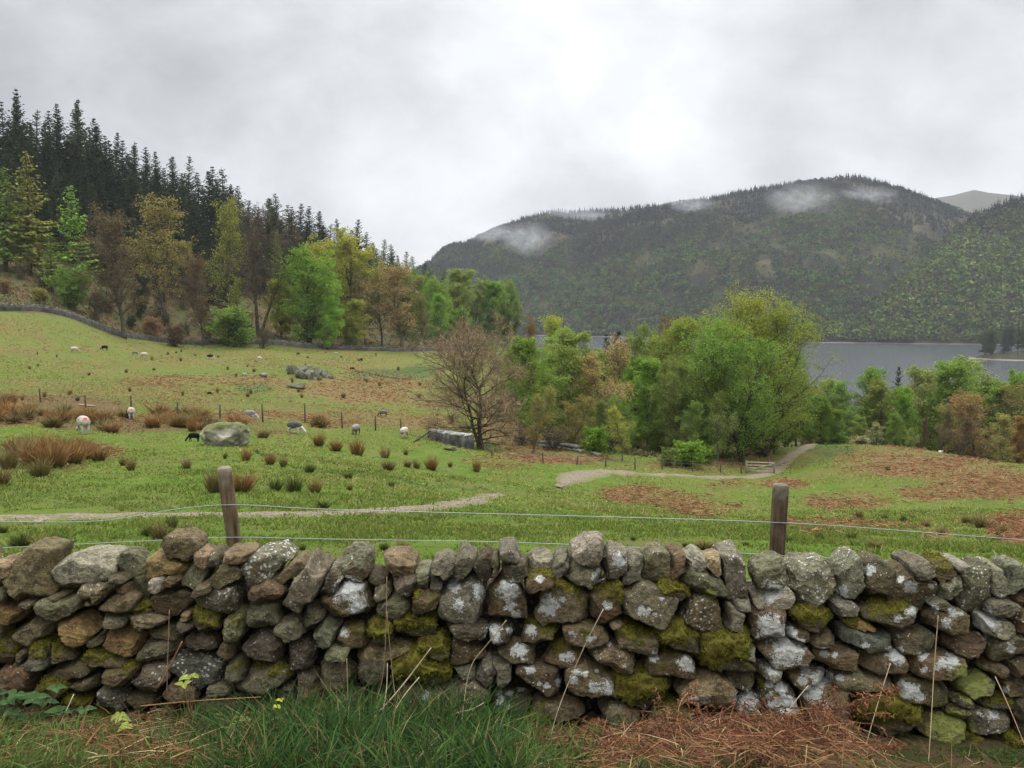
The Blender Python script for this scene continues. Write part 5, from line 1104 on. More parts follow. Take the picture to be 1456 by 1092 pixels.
for x0, y0, x1, y1, r, col in ((318.5, 666, 337, 800, .046, (.15, .11, .065)), (1110.5, 690, 1104, 800, .051, (.105, .075, .048)), (-545, 655, -545, 800, .05, (.12, .09, .06)), (1905, 700, 1905, 830, .05, (.12, .09, .06))):
    a, b_ = at(x0, y0, FY), at(x1, y1, FY); k = (a[2]+.45)/(a[2]-b_[2]); o = post_mesh('post', a+(b_-a)*k, a, r, col, wf_)
m, t = material('galvanised wire', .45, .5); t.p.inputs['Base Color'].default_value = (.30, .33, .33, 1); t.p.inputs['Metallic'].default_value = .5; MWIRE = m
for W in ([(-545,720),(-200,742),(0,741),(80,743),(150,741),(215,730),(260,722),(322,717),(375,719),(430,723),(560,727),(720,731),(900,736),(1010,739),(1108,743),(1200,748),(1300,756),(1456,768),(1905,795)],
          [(-545,760),(-100,784),(0,779),(110,774),(230,768),(332,763),(430,766),(560,768),(700,770),(860,776),(1000,783),(1107,790),(1210,795),(1320,799),(1456,806),(1905,815)]):
    P = np.array([at(x, y, FY-.055) for x, y in W]); P = resample(P, .05); b_ = Buf(); tube(b_, P, .0026, 6); me = b_.mesh('wire', MWIRE); local('wire', me, wf_)

# ------------------------------------------------------------------ sheep
def skin_mesh(name, verts, edges, levels=2):
    me = bpy.data.meshes.new(name); me.from_pydata([v[:3] for v in verts], edges, []); o = bpy.data.objects.new(name, me); scene.collection.objects.link(o)
    md = o.modifiers.new('skin', 'SKIN'); sd_ = o.modifiers.new('sub', 'SUBSURF'); sd_.levels = levels
    for i, v in enumerate(verts): me.skin_vertices[0].data[i].radius = (v[3], v[4] if len(v) > 4 else v[3])
    me.skin_vertices[0].data[0].use_root = True
    dg = bpy.context.evaluated_depsgraph_get(); out = bpy.data.meshes.new_from_object(o.evaluated_get(dg)); out.name = name
    bpy.data.objects.remove(o); out.polygons.foreach_set('use_smooth', np.ones(len(out.polygons), bool)); return out
def sheep_body(pose):
    V = [(.32, 0, .55, .19, .2), (.0, 0, .55, .17, .18), (.66, 0, .56, .16, .19)]; E = [(0, 1), (0, 2)]
    if pose == 'graze': nk = [(.86, .02, .45, .095), (1.0, .05, .26, .075), (1.06, .06, .17, .078), (1.15, .07, .045, .045)]
    else: nk = [(.84, 0, .70, .09), (.95, 0, .86, .075), (1.04, 0, .90, .08), (1.17, 0, .83, .045)]
    for k, v in enumerate(nk): V.append(v); E.append((2 if k == 0 else len(V)-2, len(V)-1))
    hd = len(V)-2
    for s in (-1, 1): V.append((nk[2][0]-.05, nk[2][1]+s*.12, nk[2][2]+.03, .03, .015)); E.append((hd, len(V)-1))
    for s in (-1, 1):
        lie = pose == 'lie'
        for x, pts in ((2, [(.66, .12, .38, .08), (.68, .12, .2, .035), (.66+.03*s, .12, .0, .032)]), (1, [(-.02, .12, .38, .10), (-.10, .12, .22, .045), (-.05, .12, .0, .034)])):
            pv = x
            for p in pts: V.append((p[0], p[1]*s, p[2], p[3])); E.append((pv, len(V)-1)); pv = len(V)-1
    V.append((-.19, 0, .48, .035)); E.append((1, len(V)-1))
    return skin_mesh('body', V, E)
def fleece_mesh(seed, mark):
    N, F_ = ICO[5]; q = N*np.array([.53, .255, .255])*(np.sum(np.abs(N)**2.4, 1)**(-1/2.4))[:, None]; q[:, 2] *= np.where(q[:, 2] < 0, .85, 1.05)
    q[:, 1] *= 1-.12*(q[:, 0] > .2); q = q+N*(.028*fbm(q*9, 3, seed)+.018*np.abs(fbm(q*26, 2, seed+3)))[:, None]+np.array([.31, 0, .56])
    d = np.linalg.norm((q-np.array(mark))*np.array([1, 1.1, .9]), axis=1) if mark else np.full(len(q), 9.)
    me = mesh('fleece', q, F_, True, dict(mark=np.clip(1-d/.17, 0, 1)), MAT_FLEECE); return me
m, t = material('fleece', .95, .1); oc = t.add('ShaderNodeObjectInfo').outputs['Color']; Po = t.add('ShaderNodeTexCoord').outputs['Object']
c = t.mix(t.ramp(t.noise(Po, 9, 4), .4, .65, 0, .6), oc, t.mix(1.0, oc, (.6, .56, .5), 'MULTIPLY')); c = t.mix(t.ramp(t.math('ADD', t.attr('mark'), t.ramp(t.noise(Po, 18, 3), .3, .7, -.2, .2)), .25, .5), c, (.55, .02, .04)); t.link(c, t.p.inputs['Base Color'])
bump(t, t.noise(Po, 30, 3), .9, .04); MAT_FLEECE = m
m, t = material('sheep face and legs', .9, .1); oc = t.add('ShaderNodeObjectInfo').outputs['Color']; t.link(oc, t.p.inputs['Base Color']); MAT_SK = m
BODY = {p: sheep_body(p) for p in ('graze', 'stand')}; FL = {k: fleece_mesh(i+1, mk) for i, (k, mk) in enumerate((('plain', None), ('rump', (-.12, .02, .80)), ('side', (-.2, -.1, .55))))}
for b_ in BODY.values(): b_.materials.append(MAT_SK)
SHEEP = [ # px, base py, height px, heading degrees (0 = to the right), pose, fleece colour, skin colour, mark, label, is lamb
 (119,617,26,128,'graze',(.44,.41,.35),(.42,.39,.33),'rump','white sheep with a red rump mark grazing in front of the rushes at left'),
 (187,596,17,115,'graze',(.44,.41,.35),(.42,.39,.33),'rump','farther white sheep with a red mark among the rusty rushes'),
 (276,628,13,175,'graze',(.012,.011,.011),(.02,.017,.015),'plain','small black lamb at the left side of the boulder'),
 (356,596,13,-8,'graze',(.27,.255,.24),(.5,.48,.45),'plain','grey sheep grazing beside a fence post above the boulder'),
 (419,616,17,-12,'graze',(.10,.10,.105),(.55,.53,.5),'plain','dark grey sheep with a white face grazing to the right'),
 (506,618,15,-105,'graze',(.30,.28,.25),(.07,.055,.05),'plain','grey sheep with a dark face seen head on'),
 (545,592,9,190,'graze',(.16,.16,.16),(.03,.03,.03),'plain','dark and grey sheep highest of those near the fence'),
 (575,623,16,75,'graze',(.50,.46,.40),(.4,.3,.22),'plain','cream sheep seen from behind, just left of the stone enclosure'),
 (106,501,8,10,'graze',(.55,.52,.46),(.4,.36,.3),'plain','cream sheep, leftmost in the upper field'),
 (149,498,7,180,'graze',(.02,.018,.017),(.02,.018,.017),'plain','black sheep right of the cream one in the upper field'),
 (192,505,6,0,'graze',(.22,.2,.19),(.2,.18,.17),'plain','brownish grey sheep beside the cream pair in the upper field'),
 (205,509,8,180,'graze',(.55,.5,.42),(.45,.4,.33),'plain','cream sheep facing left in the upper field'),
 (299,511,7,10,'graze',(.02,.018,.017),(.5,.48,.45),'plain','black sheep with a white face in the upper field'),
 (369,512,5,0,'graze',(.6,.57,.5),(.55,.52,.47),'plain','tiny white lamb in the upper field'),
 (424,505,4,150,'graze',(.04,.03,.028),(.04,.03,.028),'plain','tiny dark lamb close to the far wall'),
 (478,505,4,0,'graze',(.4,.38,.34),(.3,.28,.25),'plain','tiny pale lamb close to the far wall'),
 (514,514,5,80,'graze',(.03,.025,.022),(.03,.025,.022),'plain','tiny black lamb standing above the dark green patch'),
 (501,527,5,20,'graze',(.03,.025,.022),(.03,.025,.022),'plain','tiny black lamb left of the dark green patch'),
 (298,562,5,0,'graze',(.02,.018,.016),(.02,.018,.016),'plain','black lamb lying in the bracken above the fence'),
 (241,594,5,200,'graze',(.02,.018,.016),(.02,.018,.016),'plain','black lamb at the foot of a fence post'),
 (1337,652,9,-90,'stand',(.6,.58,.54),(.45,.44,.42),'plain','pale sheep looking over the crest on the right'),
]
for px, py, hp, hd, ps, fc, sc, mk, lb in SHEEP:
    g_ = hit(px, py); 
    if px > 1300: g_ = ground(px, 80)
    s = hp/F*g_[1]/(.83 if ps == 'graze' else 1.0); r = empty('lamb' if 'lamb' in lb else 'sheep', tuple(g_), lb, 'lamb' if 'lamb' in lb else 'sheep', 'sheep and lambs grazing in the field', radians(hd))
    for nm, me, c_ in (('body', BODY[ps], sc), ('fleece', FL[mk], fc)): o = obj(nm, me, r, (-.32*s, 0, 0)); o.scale = (s, s, s); o.color = (*c_, 1)

# ------------------------------------------------------------------ rushes
m, t = material('rushes', .9, .1); oc = t.add('ShaderNodeObjectInfo').outputs['Color']; c = t.mix(t.ramp(t.attr('tip'), .05, .6), (.075, .10, .025), oc); c = t.mix(t.ramp(t.attr('shade'), 0, 1, .0, .55), c, t.mix(1.0, c, (.4, .42, .4), 'MULTIPLY')); t.link(c, t.p.inputs['Base Color']); MRUSH = m
def rush_mesh(seed, n=300):
    rng = np.random.default_rng(seed); a = rng.uniform(0, 2*pi, n); r = np.sqrt(rng.uniform(0, 1, n))*.34*(.65+.35*np.abs(np.sin(a*1.5+seed))); B = np.stack([np.cos(a)*r*.6, np.sin(a)*r*.6, -.06+0*r], -1)
    lean = rng.normal(size=(n, 3))*.15+np.stack([np.cos(a), np.sin(a), 0*a], -1)*(r/.34)[:, None]*.55; lean[:, 2] = 1; L = rng.uniform(.25, 1.1, n)*(1-.25*r/.34); lean /= np.linalg.norm(lean, axis=1)[:, None]
    M = B+lean*L[:, None]*.55; d2 = lean+np.stack([np.cos(a), np.sin(a), -.6+0*a], -1)*.3*rng.uniform(0, 1.4, (n, 1)); d2 /= np.linalg.norm(d2, axis=1)[:, None]; T = M+d2*L[:, None]*.45
    s = np.cross(lean, rng.normal(size=(n, 3))); s /= np.linalg.norm(s, axis=1)[:, None]; s *= .011
    V = np.stack([B-s, B+s, M+s, M-s, T], 1).reshape(-1, 3); k = np.arange(n)[:, None]*5; tip = np.tile([0, 0, .55, .55, 1.0], n); sh = np.repeat(rng.uniform(0, 1, n), 5)
    return mesh('rush_tussock', V, [np.concatenate([k+np.array([[3, 2, 4]])]), k+np.array([[0, 1, 2, 3]])], False, dict(tip=tip, shade=sh), MRUSH)
RM = [rush_mesh(500+i) for i in range(6)]
RC = dict(r=(.29, .165, .065), o=(.24, .19, .075), g=(.12, .15, .04), s=(.32, .25, .12), d=(.19, .14, .06))
RS = [(305,700,44,36,'d'),(345,699,58,34,'r'),(392,697,34,20,'g'),(418,699,44,26,'g'),(448,700,36,24,'o'),(460,722,36,14,'g'),(186,669,24,22,'o'),(176,662,18,14,'g'),(265,666,22,18,'s'),(350,655,24,22,'r'),(384,660,28,20,'r'),(320,652,10,10,'g'),(453,634,30,22,'r'),(478,641,34,20,'r'),(508,648,34,28,'r'),(548,651,26,20,'s'),(552,668,30,16,'d'),(580,664,20,14,'o'),(592,666,18,16,'o'),(614,668,30,24,'r'),(577,647,12,10,'d'),(678,671,20,22,'r'),(640,664,12,10,'d'),(403,664,18,18,'o'),(440,672,26,16,'g'),(495,680,24,12,'g'),(497,697,16,10,'d'),(556,692,20,10,'g'),(572,784,34,18,'o'),(546,782,24,14,'g'),(1000,782,46,18,'o'),(975,778,18,10,'g'),(1165,770,26,18,'g'),(1211,768,26,16,'g'),(1243,780,36,14,'o'),(1376,745,30,16,'o'),(1397,750,46,22,'o'),(1258,740,16,12,'g'),(1284,742,16,12,'g'),(1297,740,14,12,'d'),(1425,762,34,22,'o'),(1262,668,12,8,'d'),(1220,737,24,14,'o'),(1316,749,24,12,'o'),(1340,760,26,14,'s'),(1122,772,20,12,'g'),(1445,738,22,12,'o'),(1060,776,18,8,'g'),
 (50,662,46,36,'r'),(75,664,50,44,'r'),(100,660,46,40,'r'),(30,650,36,34,'s'),(12,668,30,38,'d'),(0,690,30,30,'d'),(122,652,34,32,'r'),(58,678,34,34,'o'),(140,655,26,22,'r'),(68,648,40,34,'r'),(88,646,40,30,'o'),(112,640,30,22,'r'),(18,640,30,22,'r'),(45,640,34,24,'r'),
 (30,776,50,24,'g'),(62,778,46,22,'o'),(90,772,24,16,'g'),(5,758,20,14,'g'),(230,768,50,30,'d'),(210,762,30,20,'g'),(265,760,34,18,'d'),(245,750,26,20,'g'),(285,762,18,12,'o'),
 (430,782,18,10,'g'),(900,768,14,7,'g'),(1340,690,8,5,'d'),(1385,700,8,5,'d')]
rg = np.random.default_rng(31)
for i in range(84):      # the rusty band behind the two white sheep
    x = rg.uniform(-6, 300) if i < 64 else rg.uniform(290, 470); y = 596+rg.uniform(-14, 12)-(max(0, 130-x)*.12) + (x > 300)*8; RS.append((x, y+8, rg.uniform(18, 34), rg.uniform(14, 22), rg.choice(list('rrrosd'))))
for i in range(46):     # scattered small ones up the field
    x = rg.uniform(-5, 600); y = rg.uniform(500, 572); RS.append((x, y, rg.uniform(5, 9)*(y-430)/110, rg.uniform(5, 9)*(y-430)/110, rg.choice(list('ddgoro'))))
CN = dict(r='rusty brown', o='olive and straw coloured', g='green', s='straw coloured', d='dark')
def where(px, py):
    if py > 745: return 'beyond the near wall, ' + ('left of the leaning post' if px < 320 else 'between the two posts' if px < 1100 else 'right of the upright post')
    if px > 1000: return 'on the bracken slope at the right'
    if py < 573: return 'in the upper field'
    if py < 612: return 'in the rushy band crossing the field'
    if px < 160: return 'in the big clump at the left edge'
    if px < 470 and py > 690: return 'around the leaning post'
    return 'below the boulder' if px < 420 else 'on the green slope below the sheep'
used = {}
for i, (x, y, w_, h_, c_) in enumerate(RS):
    g_ = hit(x, y)
    if g_ is None or (570 < y < 625 and min(abs(x-356), abs(x-424), abs(x-506), abs(x-575), abs(x-187) if y > 598 else 99, abs(x-119) if y > 604 else 99) < 17): continue
    W = w_/F*g_[1]/(.82 if (wh := where(x, y)).startswith(('in the rushy', 'in the big')) else 1.2); Hh = h_/F*g_[1]/.82; o = obj('rush_tussock', RM[i % 6], None, tuple(g_)); o.scale = (W, W, Hh); o.rotation_euler = (0, 0, i*1.7); o.color = (*(np.array(RC[c_])*rg.uniform(.85, 1.2)), 1)
    tag(o, f'{CN[c_]} rush tussock {wh}', 'plant', f'rush tussocks {wh}'); used.setdefault(o['label'], []).append((x, w_, o))
for lb, L in used.items():   # tell two or three look-alikes apart by place
    L.sort(key=lambda q: q[0])
    if 1 < len(L) <= 3 and min(L[k+1][0]-L[k][0] for k in range(len(L)-1)) > 12:
        for q, nm in zip(L, ('leftmost', 'rightmost') if len(L) == 2 else ('leftmost', 'middle', 'rightmost')): q[2]['label'] = f"{nm} {lb}"

# ------------------------------------------------------------------ grass, bracken, undergrowth
m, t = material('grass blades', .8, .2); a_ = t.add('ShaderNodeAttribute'); a_.attribute_name = 'tint'; t.link(a_.outputs['Color'], t.p.inputs['Base Color'])
tr = t.add('ShaderNodeBsdfTranslucent'); t.link(a_.outputs['Color'], tr.inputs[0]); mx = t.add('ShaderNodeMixShader'); mx.inputs[0].default_value = .3; t.link(t.p.outputs[0], mx.inputs[1]); t.link(tr.outputs[0], mx.inputs[2]); t.link(mx.outputs[0], t.o.inputs[0]); MGRASS = m
def blades(B, D, L, wd, cols, name, label, mat, bend=.5, rng=None, curl=None):
    """tapered bent blades: base, direction, length"""
    n = len(B); s = np.cross(D, rng.normal(size=(n, 3))); s /= np.linalg.norm(s, axis=1)[:, None]; s *= np.broadcast_to(wd, (n,))[:, None]/2
    out = np.stack([D[:, 0], D[:, 1], 0*L], -1)+rng.normal(size=(n, 3))*.35; out[:, 2] = -np.abs(out[:, 2])*.6-.25; bd = bend*rng.uniform(.2, 1.3, (n, 1))
    P = [B+(D*t_+out*bd*t_**2.2)*L[:, None] for t_ in (0, .35, .7, 1.0)]
    V = np.stack([P[0]-s, P[0]+s, P[1]+s*.9, P[1]-s*.9, P[2]+s*.6, P[2]-s*.6, P[3]], 1).reshape(-1, 3); k = np.arange(n)[:, None]*7
    me = tinted(name, V, [k+np.array([[5, 4, 6]]), np.concatenate([k+np.array([[0, 1, 2, 3]]), k+np.array([[3, 2, 4, 5]])])], np.repeat(cols, 7, 0), mat)
    return tag(obj(name, me), label, kind='stuff')
rng = np.random.default_rng(9); n = 170000
Y = 6.0*np.exp(rng.uniform(0, 1, n)**.85*math.log(34/6.0)); px = rng.uniform(-120, 1576, n); X = (px-728)/F*Y*1.02
Q = np.stack([X, Y, 0*X], -1); cl_ = fbm(Q/.5, 3, 4)+.7*fbm(Q/2.4, 2, 6); k_ = rng.uniform(-.7, .9, n) < cl_*1.1+.2; X, Y, cl_ = X[k_], Y[k_], cl_[k_]; n = len(X); B = np.stack([X, Y, H(X, Y)-.01], -1)
L = (.03+.06*np.clip(cl_+.35, 0, 1.3))*rng.uniform(.6, 1.3, n)*(1+Y/45); D = rng.normal(size=(n, 3))*.4; D[:, 2] = 1; D /= np.linalg.norm(D, axis=1)[:, None]
pal = np.array([(.11,.165,.024),(.145,.19,.034),(.09,.13,.022),(.20,.205,.05),(.28,.23,.10)]); pk = rng.choice(5, n, p=[.32, .32, .2, .11, .05]); mb_, mr_, _ = ground_masks(B); col = pal[pk]
col = np.where(((mb_*.9+mr_*.5) > rng.uniform(.2, 1.2, n))[:, None], np.array([.21, .125, .055]), col)*rng.uniform(.75, 1.25, (n, 1))
blades(B, D, L, .008+.0009*Y, col, 'meadow_grass', 'short green pasture grass just beyond the foreground wall', MGRASS, .5, rng)
n = 150000; Y = 24*np.exp(rng.uniform(0, 1, n)*math.log(200/26)); px = rng.uniform(-100, 1500, n); X = (px-728)/F*Y; Q = np.stack([X, Y, 0*X], -1); cl_ = fbm(Q/(2+Y[:, None]/30), 3, 14)
qx, qy = project(np.stack([X, Y, H(X, Y)], -1)); ok = (rng.uniform(-.6, .6, n) < cl_+.15) & ~((Y > 128) & (qy < np.interp(qx, [p[0] for p in WALLPTS], [p[1] for p in WALLPTS])+1)) & (H(X, Y) > -12.5)
X, Y, cl_ = X[ok], Y[ok], cl_[ok]; n = len(X); B = np.stack([X, Y, H(X, Y)-.02], -1); mb_, mr_, md_ = ground_masks(B); D = rng.normal(size=(n, 3))*.6; D[:, 2] = 1; D /= np.linalg.norm(D, axis=1)[:, None]
pal = np.array([(.18,.25,.04),(.22,.25,.055),(.27,.235,.08),(.34,.25,.12),(.16,.19,.045)]); far_ = np.clip(Y/120, 0, 1); pk = (rng.uniform(0, 1, n)**(1.4-.7*far_)*5).astype(int).clip(0, 4); col = pal[pk]; col = np.where((mb_ > rng.uniform(.2, 1, n))[:, None], np.array([.28, .155, .075]), col); col = np.where((mr_ > rng.uniform(.2, 1, n))[:, None], np.array([.15, .095, .04]), col); col = np.where((md_ > .5)[:, None], np.array([.04, .08, .022]), col)*rng.uniform(.7, 1.25, (n, 1))
blades(B, D, (.10+.08*cl_)*rng.uniform(.6, 1.4, n)*(.8+Y/110), .016+.0007*Y, col, 'rough_grass', 'tufted olive grass over the upper field', MGRASS, .8, rng)
# dead bracken lying in the field
n = 190000; Y = 14*np.exp(rng.uniform(0, 1, n)*math.log(180/14)); px = rng.uniform(-60, 1560, n); X = (px-728)/F*Y; B = np.stack([X, Y, H(X, Y)], -1); mb_, mr_, _ = ground_masks(B); cl_ = fbm(B/1.1, 3, 24)
ok = mb_+cl_*.55 > rng.uniform(.35, 1.15, n); B = B[ok]; n = len(B); D = rng.normal(size=(n, 3)); D[:, 2] = np.abs(D[:, 2])*.35; D /= np.linalg.norm(D, axis=1)[:, None]; L = rng.uniform(.08, .28, n)*(.7+B[:, 1]/110)
pal = np.array([(.25,.11,.05),(.32,.16,.08),(.18,.075,.04),(.30,.20,.10),(.14,.07,.035)]); col = pal[rng.integers(0, 5, n)]*rng.uniform(.75, 1.25, (n, 1))
B[:, 2] += rng.uniform(0, .14, n); blades(B, D, L, .014+.0007*B[:, 1], col, 'dead_bracken', 'collapsed rust coloured bracken in patches over the field', MGRASS, .7, rng)
print('bracken', n)
def undergrowth(n, gen, cols, size, name, label, seed, K=12, low=.3):
    rng = np.random.default_rng(seed); P = gen(rng, n); P = P[~np.isnan(P[:, 0])]; n = len(P); f = fbm(P/9, 3, 90); sz = size*rng.uniform(.5, 1.3, n)*(1+.6*f)
    D3 = rng.normal(size=(n, K, 3)); D3[..., 2] = np.abs(D3[..., 2]); D3 /= np.linalg.norm(D3, axis=2)[..., None]; C = P[:, None]+D3*sz[:, None, None]*np.array([.8, .8, .7])*rng.uniform(.4, 1, (n, K, 1))
    V, _ = leafquads(C.reshape(-1, 3), 1.0, rng, 1.7); V = V.reshape(-1, 4, 3); cc_ = C.reshape(-1, 1, 3); V = cc_+(V-cc_)*(.16+.05*np.repeat(sz, K))[:, None, None]
    ci = ((f*2.2+10) % 1*len(cols)).astype(int) % len(cols); ci = np.where(rng.uniform(0, 1, n) < .45, rng.integers(0, len(cols), n), ci); c = np.repeat(np.array(cols)[ci], K*4, 0)*np.repeat(rng.uniform(.6, 1.4, n*K), 4)[:, None]
    return tag(obj(name, tinted(name, V.reshape(-1, 3), np.arange(n*K*4).reshape(-1, 4), c, MGRASS)), label, kind='stuff')
def gen_wood(rng, n):
    Y = rng.uniform(128, 300, n); px = rng.uniform(-150, 690, n); X = (px-728)/F*Y; Z = H(X, Y); P = np.stack([X, Y, Z], -1)
    wx, wy_ = C_w[:, 0], C_w[:, 1]; lim = np.interp(X/Y, wx/wy_, wy_); P[Y < lim+1.2] = np.nan; return P
C_w = C_[np.argsort(C_[:, 0]/C_[:, 1])]
undergrowth(11000, gen_wood, [(.14,.09,.045),(.12,.115,.04),(.09,.11,.035),(.16,.085,.05),(.08,.07,.035),(.11,.13,.04)], 1.1, 'undergrowth', 'brown and olive undergrowth on the floor of the left wood', 61, 10)
def gen_r(rng, n):
    Y = rng.uniform(84, 190, n); px = rng.uniform(1130, 1620, n); X = (px-728)/F*Y; Z = H(X, Y); P = np.stack([X, Y, Z], -1); P[Z > -12.5] = np.nan; return P
undergrowth(7000, gen_r, [(.10,.12,.035),(.12,.10,.05),(.09,.13,.04),(.13,.09,.05),(.11,.14,.05)], 1.0, 'undergrowth', 'bushes on the slope between the crest and the lake', 62, 10)
def gen_m(rng, n):
    Y = rng.uniform(66, 175, n); px = rng.uniform(700, 1130, n); X = (px-728)/F*Y; Z = H(X, Y); P = np.stack([X, Y, Z], -1); fl = np.interp(px, [700, 800, 900, 1050, 1130], [84, 67, 64, 76, 94]); P[Y < fl] = np.nan; return P
undergrowth(6500, gen_m, [(.09,.12,.035),(.12,.09,.045),(.07,.10,.03),(.16,.085,.05),(.08,.09,.035)], .75, 'undergrowth', 'scrub under the trees in the middle', 63, 10)
def gen_far(rng, n):
    Y = rng.uniform(230, 420, n); px = rng.uniform(560, 1000, n); X = (px-728)/F*Y; Z = H(X, Y); P = np.stack([X, Y, Z], -1); P[Z < LAKE+.5] = np.nan; return P
undergrowth(5000, gen_far, [(.09,.13,.04),(.08,.11,.04),(.11,.13,.04)], 2.6, 'undergrowth', 'green thicket sloping to the lake behind the middle trees', 64, 14)

# ------------------------------------------------------------------ plants at the foot of the wall
def vg(x, y): return H(np.asarray(x, float), np.asarray(y, float))
rng = np.random.default_rng(15); n = 30000
px = rng.uniform(-160, 1616, n); Y = rng.uniform(3.55, 4.93, n); X = (px-728)/F*Y; Q = np.stack([X, Y, 0*X], -1); tu = fbm(Q/.22, 2, 3)
hgt = np.interp(px, [-100, 0, 70, 150, 250, 330, 400, 600, 700, 760, 860, 1250, 1456], [.16, .17, .15, .14, .2, .27, .31, .28, .24, .17, .10, .05, .04]); dens = np.interp(px, [0, 90, 130, 260, 330, 700, 780, 900, 1250, 1456], [.9, .8, .45, .5, 1, 1, .7, .38, .34, .45])
ok = rng.uniform(0, 1, n) < dens*(.75+.9*tu); px, X, Y, tu, hgt = (q[ok] for q in (px, X, Y, tu, hgt)); n = len(X)
pal = np.array([(.034,.078,.017),(.05,.105,.022),(.024,.055,.014),(.085,.145,.03),(.24,.19,.09)]); pk = rng.choice(5, n, p=[.33, .28, .2, .12, .07]); col = pal[pk]
front_ = (np.interp(px, [0, 130, 300, 700, 760], [1, 1, 0, 0, .6]) > rng.uniform(0, 1, n)); col = np.where(front_[:, None], np.array([.085, .14, .03]), col)*rng.uniform(.7, 1.25, (n, 1))
D = rng.normal(size=(n, 3))*.42; D[:, 2] = 1; D /= np.linalg.norm(D, axis=1)[:, None]
blades(np.stack([X, Y, vg(X, Y)-.01], -1), D, hgt*rng.uniform(.5, 1.35, n)*(1+.5*tu), rng.uniform(.004, .012, n), col, 'verge_grass', 'long lush grass growing against the foot of the wall', MGRASS, .65, rng)
# dry litter
n = 9000; px = rng.uniform(-100, 1600, n); w_ = np.interp(px, [0, 60, 120, 300, 400, 650, 740, 840, 900, 1200, 1260, 1456], [.5, .8, 1, .8, .2, .2, .35, .4, 1, 1, .4, .2]); ok = rng.uniform(0, 1, n) < w_; px = px[ok]; n = len(px)
md = np.interp(px, [0, 200, 700, 840, 920, 1060, 1180, 1245, 1290, 1456], [.12, .16, .08, .07, .10, .15, .16, .10, .03, .02]); Y = rng.uniform(3.7, 4.9, n); X = (px-728)/F*Y; D = rng.normal(size=(n, 3)); D[:, 2] = D[:, 2]*.22+.04; D /= np.linalg.norm(D, axis=1)[:, None]
pal = np.array([(.25,.115,.05),(.17,.07,.035),(.32,.19,.09),(.38,.29,.16),(.12,.055,.03)]); col = pal[rng.choice(5, n, p=[.3, .25, .17, .1, .18])]*rng.uniform(.7, 1.25, (n, 1))
blades(np.stack([X, Y, vg(X, Y)+md*rng.uniform(0, 1, n)**.8], -1), D, rng.uniform(.05, .2, n), rng.uniform(.0025, .006, n), col, 'dead_litter', 'tangle of dry brown stems and leaves along the verge', MGRASS, .5, rng)
# dead bracken fronds: bent rachis with curled pinnae
V_ = []; C2 = []; n_f = 120
for i in range(n_f):
    x = rng.uniform(885, 1240) if i < 84 else rng.uniform(180, 330) if i < 96 else rng.uniform(720, 860); Y0 = rng.uniform(3.9, 4.75); X0_ = (x-728)/F*Y0; mdh = (.10 if x < 1000 else .15) if i < 84 else .07
    a = rng.uniform(0, 2*pi); L = rng.uniform(.25, .6); d = np.array([cos(a), sin(a)*.5, rng.uniform(-.25, .3)]); P = path(rng, np.array([X0_, Y0, float(vg([X0_], [Y0])[0])+rng.uniform(.0, mdh)]), d, L, 12, .10, -.05)
    np.clip(P[:, 1], 3.6, 4.9, out=P[:, 1]); c0 = np.array([(.22,.10,.05), (.16,.07,.04), (.28,.16,.08)][i % 3])*rng.uniform(.8, 1.2)
    A, B_ = P[:-1], P[1:]; V, F_ = ribbons(A, B_, .0055, rng); V_.append(V.reshape(-1, 6, 3)); C2.append(np.tile(c0*1.1, (len(A), 1)))
    for k in range(2, 12):
        T = P[k]-P[k-1]; T /= np.linalg.norm(T); S = np.cross(T, [0, 0, 1]); S /= np.linalg.norm(S)+1e-9
        for sd in (-1, 1):
            ln = L*.32*(1-k/13); m_ = 7; dd = S*sd*.8+T*.4+rng.normal(size=3)*.25; q = path(rng, P[k], dd, ln, m_, .22, -.10)
            V, F_ = ribbons(q[:-1], q[1:], .006, rng); V_.append(V.reshape(-1, 6, 3)); C2.append(np.tile(c0, (m_, 1)))
            e1 = q[1:]+rng.normal(size=(m_, 3))*.012+np.array([0, 0, -.008]); V, F_ = ribbons(q[1:], e1, .008, rng); V_.append(V.reshape(-1, 6, 3)); C2.append(np.tile(c0*rng.uniform(.6, 1.1), (m_, 1)))
V_ = np.concatenate(V_); C2 = np.concatenate(C2); k = np.arange(len(V_))[:, None]*6
tag(obj('dead_bracken', tinted('dead_bracken', V_.reshape(-1, 3), np.concatenate([k+np.array([[0, 1, 2, 3]]), k+np.array([[3, 2, 4, 5]])]), np.repeat(C2*np.clip(rng.normal(1, .25, (len(C2), 1)), .5, 1.6), 6, 0), MGRASS)), 'heap of dead orange brown bracken against the right half of the wall', kind='stuff')
